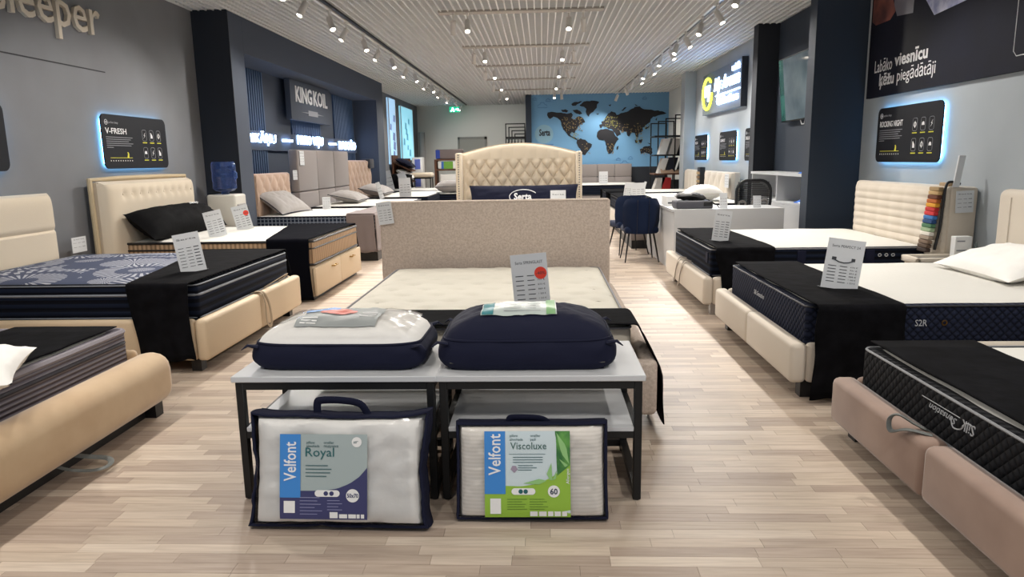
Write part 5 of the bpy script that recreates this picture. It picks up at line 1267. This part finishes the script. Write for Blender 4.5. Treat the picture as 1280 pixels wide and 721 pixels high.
obj('care_tag', B().box(1.552, 1.559, 6.68, 6.76, 0.46, 0.56), m_navy, tm, smooth=False)
for k in range(2): obj('handle_loop', B().rbox(2.35 + k * 0.62, 2.43 + k * 0.62, 6.585, 6.60, 0.38, 0.58, 0.004), m_navy, tm)
drape('black velvet cover over the near side of the ribbed mattress', 1.575, 2.11, 6.48, 8.34, 0.622, 0.17, None, round_hem=-0.1)
price_sign('white price sign on the ribbed mattress in front of the white desk', upright(1.74, 7.0, 0.63, 8, 3, -8), 0.17, 0.30, 'Serta', 7, small=True)
# swatches and cards on the headboard
sw = thing('fabric_swatches', 'strip of coloured upholstery samples hung over the off white headboard', 'fabric samples', (3.55, 6.46, 1.17))
cols = ['#b49a78', '#a58c66', '#c0a070', '#6b3d2a', '#b9662b', '#e0a02e', '#c22f2f', '#d1343a', '#3f78b8', '#274a7d', '#4d7a5a', '#9fb592', '#e8e2d6', '#a39382', '#7f6a58', '#5c4a3c', '#3a2d26']
for k, c in enumerate(cols):
    z = 1.19 - 0.036 * k; x = 3.50 - 0.0045 * k if k else 3.58
    obj('swatch', B().rbox(x - 0.025, x + 0.02, 6.40, 6.56, z - 0.038, z - 0.004, 0.006, 1), mat('swatch_%d' % k, c, 0.85), sw, label='%s sample' % ('tan', 'khaki', 'sand', 'brown', 'rust orange', 'yellow', 'dark red', 'red', 'sky blue', 'navy blue', 'green', 'pale green', 'white', 'light taupe', 'taupe', 'dark taupe', 'dark brown')[k])
obj('binding', B().tube(sm([(3.64, 6.385, 1.175), (3.58, 6.385, 1.195), (3.525, 6.385, 1.17), (3.51, 6.385, 1.0), (3.50, 6.385, 0.8), (3.47, 6.385, 0.60)]), 0.012, 6), m_blackp, sw)
price_sign('white card pinned on the side of the off white headboard below the tall strip', frame((3.665, 6.33, 0.93), (1, 0.0, 0.04), (-0.04, 0, 1)), 0.15, 0.19, 'Serta', 3, small=True, foot=False)
t = thing('paper_strip', 'tall narrow white board leaning behind the fabric samples', 'board', (3.72, 6.45, 1.16))
obj('board', B().prism([(3.57, 1.15), (3.62, 1.15), (3.655, 1.42), (3.60, 1.42)], lambda u, v, s: (u, 6.36 + 0.02 * s, v)), m_card, t, smooth=False)
# nightstand
t = thing('nightstand', 'cream upholstered nightstand with glass top between two beds', 'nightstand', (3.45, 6.18, 0))
obj('body', B().rbox(3.17, 3.74, 6.06, 6.30, 0.06, 0.535, 0.02), m_ivory, t)
obj('rim', B().rbox(3.15, 3.76, 6.04, 6.075, 0.52, 0.575, 0.012).rbox(3.15, 3.76, 6.285, 6.32, 0.52, 0.575, 0.012).rbox(3.15, 3.19, 6.04, 6.32, 0.52, 0.575, 0.012), m_ivory, t)
obj('glass_top', B().box(3.19, 3.75, 6.075, 6.285, 0.545, 0.552), mat('smoked_glass', '#7d8080', 0.1, spec=0.8), t, smooth=False)
for x_ in (3.2, 3.66):
    for y_ in (6.08, 6.24): obj('leg', B().box(x_, x_ + 0.04, y_, y_ + 0.04, 0, 0.065), m_blackp, t, smooth=False)
t = thing('carton', 'small upright white carton on the nightstand', 'carton', (3.56, 6.18, 0.56))
obj('box', B().rbox(3.50, 3.64, 6.13, 6.20, 0.552, 0.745, 0.004, 1), m_paper, t); obj('printing', B().box(3.515, 3.60, 6.127, 6.13, 0.62, 0.632).box(3.515, 3.58, 6.127, 6.13, 0.70, 0.71), m_inkg, t, smooth=False)
t = thing('diffuser', 'small grey cone on the nightstand beside the white carton', 'ornament', (3.69, 6.2, 0.56))
obj('cone', B().lathe([(0, 0), (0.032, 0), (0.028, 0.04), (0.006, 0.13), (0, 0.14)], (3.70, 6.17, 0.552), 18), mat('grey_glass', '#56605f', 0.3), t)

# ------------------------------------------------------------------ desk zone
t = thing('desk', 'white reception desk with closed front behind the third bed', 'desk', (2.3, 9.4, 0))
obj('front_panel', B().box(1.66, 3.02, 9.00, 9.03, 0.0, 0.80), m_white, t, smooth=False)
obj('side_panel', B().box(1.66, 1.69, 9.03, 11.3, 0.0, 0.77), m_white, t, smooth=False)
obj('side_panel', B().box(2.30, 2.33, 9.65, 11.3, 0.0, 0.77), m_white, t, smooth=False)
obj('desktop', B().box(1.64, 3.02, 9.03, 9.66, 0.77, 0.80), m_white, t, smooth=False)
obj('desktop', B().box(1.64, 2.35, 9.66, 11.3, 0.77, 0.80), m_white, t, smooth=False)
obj('end_panel', B().box(2.99, 3.02, 9.03, 9.66, 0.0, 0.77), m_white, t, smooth=False)
t = thing('printer', 'grey flat printer on the corner of the white desk', 'printer', (1.9, 9.2, 0.80))
obj('body', B().rbox(1.70, 2.16, 9.08, 9.42, 0.802, 0.90, 0.02, 3), mat('printer_grey', '#4b4b52', 0.5), t)
obj('panel', B().rbox(2.04, 2.15, 9.07, 9.10, 0.83, 0.89, 0.01), m_blackp, t)
obj('base_strip', B().box(1.71, 2.15, 9.085, 9.41, 0.80, 0.812), m_blackp, t, smooth=False)
t = thing('bag', 'crumpled black soft bag lying on the grey printer', 'bag', (1.87, 9.2, 0.9))
def bagf(s):
    def g(u, v):
        a, e = 2 * u - 1, 2 * v - 1; k = max(0, 1 - a * a) ** 0.4 * max(0, 1 - e * e) ** 0.4
        return (1.90 + 0.19 * a, 9.24 + 0.10 * e, 0.955 + s * 0.05 * k * (1 + 0.5 * nz(a * 3, e * 3, s)) - 0.03 * max(0, a) )
    return g
b = B().grid(18, 12, bagf(1)); b.grid(18, 12, bagf(-1)); obj('body', b, m_blackp, t)
obj('cord', B().tube([(2.0, 9.15, 0.93), (2.1, 9.1, 0.91), (2.2, 9.08, 0.85), (2.24, 9.1, 0.81)], 0.006, 6), m_blackp, t)
t = thing('paper_box', 'white carton with printing at the left edge of the desk', 'carton', (1.75, 9.8, 0.8))
obj('box', B().rbox(1.68, 1.90, 9.7, 10.1, 0.801, 0.93, 0.005, 1), m_paper, t); obj('printing', B().box(1.70, 1.80, 9.697, 9.7, 0.83, 0.85), m_cardtext, t, smooth=False)
for k, (x_, y_, rz_) in enumerate(((2.5, 9.3, 0.2), (2.25, 9.4, -0.3), (2.0, 10.2, 0.1))):
    t = thing('paper_sheet', ('white paper sheet on the desk in front of the office chair', 'white paper sheet on the desk beside the printer', 'white paper sheet at the back of the desk')[k], 'paper', mtx=Matrix.Translation((x_, y_, 0.802)) @ Matrix.Rotation(rz_, 4, 'Z'), group='papers on the desk')
    obj('sheet', B().box(-0.105, 0.105, -0.15, 0.15, 0, 0.003 + 0.004 * k), m_paper, t, smooth=False)
for k, (x_, h_) in enumerate(((2.30, 0.19), (2.72, 0.15))):
    price_sign(('tall white leaflet stand behind the desk sign', 'small white leaflet near the mesh chair')[k], upright(x_, 9.12, 0.802, 5, 8, 0), 0.10, h_, '', 3, small=True)
# office chair with mesh back
t = thing('office_chair', 'black office chair with rounded mesh back behind the desk', 'office chair', (2.98, 9.95, 0))
cx, cy = 2.88, 9.85
pr_ = [(cx + x, cy, 0.90 + y) for x, y in rrect(0.46, 0.44, 0.15, 6)]
obj('back_frame', B().tube(pr_, 0.020, 8, closed=True), m_blackp, t)
for k in range(16):
    z = 0.70 + k * 0.026; hw = 0.215 if k < 11 else 0.215 - 0.012 * (k - 10) ** 1.5
    obj('mesh_strand', B().tube([(cx - hw, cy, z), (cx, cy + 0.03, z), (cx + hw, cy, z)], 0.005, 5), m_blackp, t)
obj('mesh_net', B().grid(8, 8, lambda u, v: (cx + 0.42 * (u - 0.5), cy + 0.012 + 0.03 * math.sin(math.pi * u), 0.70 + 0.40 * v)), mat('mesh_net', '#0b0b0d', 0.8, alpha=0.72), t)
obj('lumbar_pad', B().tube([(cx - 0.15 + 0.045 * math.cos(a), cy - 0.012, 0.80 + 0.045 * math.sin(a)) for a in [k * math.pi / 8 for k in range(16)]], 0.013, 6, closed=True).tube([(cx + 0.03 + 0.05 * math.cos(a), cy - 0.012, 0.81 + 0.045 * math.sin(a)) for a in [k * math.pi / 8 for k in range(16)]], 0.013, 6, closed=True).tube([(cx + 0.14 + 0.05 * math.cos(a), cy - 0.012, 0.81 + 0.05 * math.sin(a)) for a in [k * math.pi / 8 for k in range(16)]], 0.013, 6, closed=True), m_greyp, t)
obj('seat', B().rbox(cx - 0.24, cx + 0.24, cy - 0.5 + 0.46, cy + 0.48, 0.44, 0.52, 0.04, 3), m_blackp, t)
obj('back_post', B().tube([(cx, cy + 0.03, 0.75), (cx, cy + 0.06, 0.5), (cx, cy + 0.2, 0.45)], 0.02, 8), m_blackp, t)
obj('gas_column', B().lathe([(0, 0.08), (0.03, 0.08), (0.03, 0.44), (0, 0.44)], (cx, cy + 0.22, 0), 12), m_blackp, t)
for k in range(5):
    a = k * 2 * math.pi / 5
    l_ = obj('leg', B().tube([(cx, cy + 0.22, 0.10), (cx + 0.28 * math.cos(a), cy + 0.22 + 0.28 * math.sin(a), 0.07)], [0.025, 0.015], 6), m_blackp, t)
    obj('caster', B().lathe([(0, 0), (0.025, 0), (0.025, 0.05), (0, 0.05)], (cx + 0.28 * math.cos(a), cy + 0.22 + 0.28 * math.sin(a), 0.0), 10), m_blackp, l_)
# blue velvet chairs
def blue_chair(x, y, rz, label):
    mt = Matrix.Translation((x, y, 0)) @ Matrix.Rotation(rz, 4, 'Z')
    t = thing('dining_chair', label, 'chair', mtx=mt, group='blue velvet chairs at the desk')
    obj('seat', B().rbox(-0.24, 0.24, -0.22, 0.26, 0.40, 0.50, 0.045, 4), m_chair, t)
    def back(s):
        def g(u, v):
            a, c = 2 * u - 1, v
            w_ = 0.232 + 0.028 * min(1.0, c * 2.5) - 0.03 * max(0, c - 0.85) / 0.15 * abs(a) ** 2
            yy_ = -0.25 + 0.16 * abs(a) ** 2.4 - 0.05 * c
            return (w_ * a, yy_ + s * 0.022 * (1 - abs(a) ** 8) * (1 - abs(2 * c - 1) ** 8) , 0.40 + 0.50 * c - 0.04 * abs(a) ** 6 * c)
        return g
    b = B().grid(24, 16, back(1)); b.grid(24, 16, back(-1)); obj('backrest', b, m_chair, t)
    for sx in (-0.08, 0.08): obj('back_seam', B().tube([(sx, -0.272, 0.41), (sx, -0.30, 0.65), (sx, -0.318, 0.88)], 0.003, 5), m_blackp, t)
    for sx in (-1, 1):
        for sy in (-1, 1): obj('leg', B().tube([(sx * 0.17, sy * 0.15, 0.41), (sx * 0.235, sy * 0.25, 0.0)], [0.015, 0.008], 8), m_blackm, t)
    return t
blue_chair(1.385, 10.15, 0.03, 'dark blue velvet chair with black legs, nearer one, back to the camera')
blue_chair(1.32, 10.95, 0.25, 'dark blue velvet chair mostly hidden behind the nearer blue chair')
# cabinet under the television
t = thing('cabinet', 'white open cabinet with two doors in the dark recess', 'cabinet', (3.6, 10.4, 0))
Y0, Y1 = 9.32, 11.75
obj('top', B().box(3.38, 3.78, Y0 - 0.02, Y1, 1.165, 1.20), m_white, t, smooth=False)
obj('side_panel', B().box(3.40, 3.78, Y0, Y0 + 0.03, 0, 1.165), m_white, t, smooth=False)
obj('side_panel', B().box(3.40, 3.78, Y1 - 0.03, Y1, 0, 1.165), m_white, t, smooth=False)
obj('divider', B().box(3.40, 3.78, 10.50, 10.53, 0.80, 1.165), m_white, t, smooth=False)
obj('shelf', B().box(3.40, 3.78, Y0, Y1, 0.77, 0.80), m_white, t, smooth=False)
obj('back_panel', B().box(3.76, 3.78, Y0, Y1, 0, 1.165), m_white, t, smooth=False)
for k in range(3):
    a = Y0 + 0.03 + k * 0.79
    obj('door', B().box(3.385, 3.40, a + 0.003, a + 0.787, 0.05, 0.765), m_white, t, smooth=False)
for (x_, y_, z_, lab) in ((3.58, 9.75, 0.803, 'blue folded plastic packets on the cabinet shelf'), (3.55, 9.55, 1.202, 'blue packet on the near end of the cabinet top')):
    p = thing('packet', lab, 'packet', (x_, y_, z_), 'blue packets on the cabinet')
    obj('wrap', B().grid(14, 12, lambda u, v: (x_ - 0.12 + 0.24 * u, y_ - 0.25 + 0.5 * v, z_ + 0.004 + 0.055 * max(0, math.sin(math.pi * u) * math.sin(math.pi * v)) ** 0.5 * (1 + 0.5 * nz(u * 4, v * 5, z_)))).box(x_ - .11, x_ + .11, y_ - .24, y_ + .24, z_, z_ + 0.004), mat('packet_blue', '#2f6fd0', 0.25), p)
# beds behind the desk on the right
for (y0, y1, lab, tf) in ((16.3, 18.0, 'cream slim headboard nearest the far right pillar', None), (13.6, 15.9, 'pale button tufted headboard behind the desk', 1)):
    bd = thing('bed', 'bed with ' + lab, 'bed', (2.7, (y0 + y1) / 2, 0), 'beds behind the desk')
    fn = tuft(0.24, 0.3, 0.04, y0, 0.2) if tf else (lambda y, z: 0.01 * abs(math.sin(y * 9)))
    obj('headboard', headboard_grid(3.62, y0, y1, 0.2, 1.15, 0.09, fn, 70, 40, sgn=-1).box(3.61, 3.72, y0 + .01, y1 - .01, 0.1, 1.14), m_ivory, bd)
    obj('base', B().rbox(1.45, 3.6, y0 + 0.1, y1 - 0.1, 0.10, 0.40, 0.03), m_ivory if tf else m_pink, bd)
    obj('plinth', B().box(1.5, 3.55, y0 + 0.15, y1 - 0.15, 0, 0.105), m_blackp, bd, smooth=False)
    mattress('white mattress before the ' + lab, 1.5, 3.58, y0 + 0.15, y1 - 0.15, 0.40, 0.68, m_navyb, m_mattl)
    drape('dark foot cover in front of the ' + lab, 1.46, 2.1, y0 + 0.12, y1 - 0.12, 0.69, 0.3, 0.3, m=m_black)
pillow('plump white pillow on the white mattress behind the desk', (2.68, 12.0, 0.86), 0.56, 0.55, 0.24, m_pillow, rz=0.0)
bd = thing('bed', 'grey bed base with black plinth and small white box, between chairs and far wall', 'bed', (2.2, 12.2, 0), 'beds behind the desk')
obj('base', B().rbox(1.42, 3.3, 11.45, 13.2, 0.13, 0.42, 0.03), m_grey, bd)
obj('plinth', B().box(1.44, 3.25, 11.47, 13.15, 0, 0.135), m_blackp, bd, smooth=False)
mattress('white mattress carrying the plump white pillow behind the desk', 1.46, 3.3, 11.5, 13.15, 0.42, 0.72, m_navyb, m_mattl)
price_sign('hanging tag on the pale button tufted headboard', frame((3.50, 13.72, 0.86), (0, -1, 0), (0, 0, 1)), 0.3, 0.26, 'Serta', 3, small=True, foot=False)
t = thing('sample_strip', 'dark fabric sample strip between the two pale headboards', 'fabric samples', (3.5, 16.1, 0))
obj('strip', B().rbox(3.48, 3.60, 15.95, 16.25, 0.0, 1.22, 0.02), m_blackp, t)
for k in range(5): obj('swatch', B().box(3.465, 3.48, 15.97, 16.23, 0.70 + 0.09 * k, 0.76 + 0.09 * k), mat('far_swatch_%d' % (k % 2), ('#b99c74', '#8b6f50')[k % 2], 0.9), t, smooth=False)
# grey panelled bed on the mural wall
bd = thing('bed', 'bed with grey panelled headboard below the world map', 'bed', (2.1, 22.4, 0))
for k in range(4):
    for r_ in range(2):
        obj('headboard_panel', B().rbox(0.7 + k * 0.555, 0.7 + (k + 1) * 0.555 - 0.008, 23.40, 23.52, 0.45 + r_ * 0.41, 0.45 + (r_ + 1) * 0.41 - 0.008, 0.02), m_grey, bd)
obj('base', B().rbox(0.9, 3.0, 21.3, 23.4, 0.06, 0.36, 0.03), m_grey, bd); obj('plinth', B().box(0.95, 2.95, 21.35, 23.3, 0, 0.065), m_blackp, bd, smooth=False)
mattress('navy sided white mattress below the world map', 0.9, 3.0, 21.3, 23.38, 0.36, 0.68, m_navyb, m_mattl)
price_sign('white sign on the mattress below the world map', upright(1.84, 21.5, 0.70, 0, 0, 0), 0.26, 0.36, '', 3, small=True)
for (x_, y_, h_, w_, lean, lab) in ((1.52, 12.9, 0.28, 0.13, -8, 'tilted glass sign holder beside the blue chair'), (1.80, 13.0, 0.30, 0.04, -14, 'thin tilted white sign edge behind the blue chair'), (1.64, 12.2, 0.30, 0.24, 2, 'white printed price sign right of the blue chair back')):
    price_sign(lab, upright(x_, y_, 0.802 if y_ < 11.3 else 0.73, 0, 0, lean), w_, h_, '', 5, small=True)
# black clothes rack
t = thing('display_rack', 'tall black metal rack with shelves beside the world map', 'rack', (3.4, 19.8, 0))
for k, (x_, zt_) in enumerate(((3.02, 2.38), (3.18, 2.42), (3.34, 2.48), (3.55, 2.56))):
    y_ = 20.2 - 0.25 * k
    obj('metal_frame', B().box(x_, x_ + 0.03, y_, y_ + 0.03, 0, zt_).box(x_ + 0.42, x_ + 0.45, y_, y_ + 0.03, 0, zt_).box(x_, x_ + 0.45, y_, y_ + 0.03, zt_ - 0.03, zt_), m_blackm, t, smooth=False)
for z_ in (1.98, 1.48, 0.98, 0.5): obj('shelf', B().box(3.02, 4.0, 19.45, 20.2, z_, z_ + 0.04), m_blackm if z_ > 1.2 else m_wood, t, smooth=False)
rk = random.Random(4)
for (x_, z_, w_, h_, c_, lab) in ((3.25, 1.52, 0.18, 0.42, '#d8d8d4', 'slanted white linen pack on the second rack shelf, left'), (3.52, 1.52, 0.22, 0.42, '#d0cdc8', 'slanted white linen pack on the second rack shelf, right'), (3.75, 1.52, 0.16, 0.42, '#1d2026', 'black linen pack on the second rack shelf'), (3.22, 1.02, 0.16, 0.40, '#d6d4cf', 'slanted white pack on the third rack shelf'), (3.45, 1.02, 0.22, 0.42, '#1a2030', 'navy pack on the third rack shelf'), (3.78, 1.02, 0.2, 0.38, '#191a1d', 'black pack on the third rack shelf'), (3.12, 0.54, 0.2, 0.36, '#cfccc6', 'white bag at the bottom left of the rack'), (3.36, 0.56, 0.24, 0.34, '#b32b2b', 'red bag in the rack'), (3.62, 0.54, 0.25, 0.30, '#2b2d33', 'dark bag at the bottom of the rack')):
    p = thing('linen_pack', lab, 'pack', (x_, 19.7, z_), 'packs in the black rack')
    sl = 0.12 if w_ < 0.23 else 0.02
    obj('pack', B().prism([(x_ - w_ / 2, z_), (x_ + w_ / 2, z_), (x_ + w_ / 2 + sl, z_ + h_), (x_ - w_ / 2 + sl, z_ + h_)], lambda u, v, s: (u, 19.95 - 0.4 * s, v)), mat('linen_' + c_[1:], c_, 0.8), p, smooth=False)
t = thing('folded_linen', 'pile of crumpled beige linen on the wooden rack shelf', 'linen', (3.6, 19.7, 1.02))
obj('pile', B().grid(24, 12, lambda u, v: (3.2 + 0.65 * u, 19.42 + 0.3 * v, 1.025 + 0.09 * math.sin(math.pi * v) * (1 + 0.8 * nz(u * 9, v * 4)))), mat('beige_linen', '#a68c76', 0.9), t)

for o in bpy.data.objects:
    if '_w' in o.keys(): del o['_w']
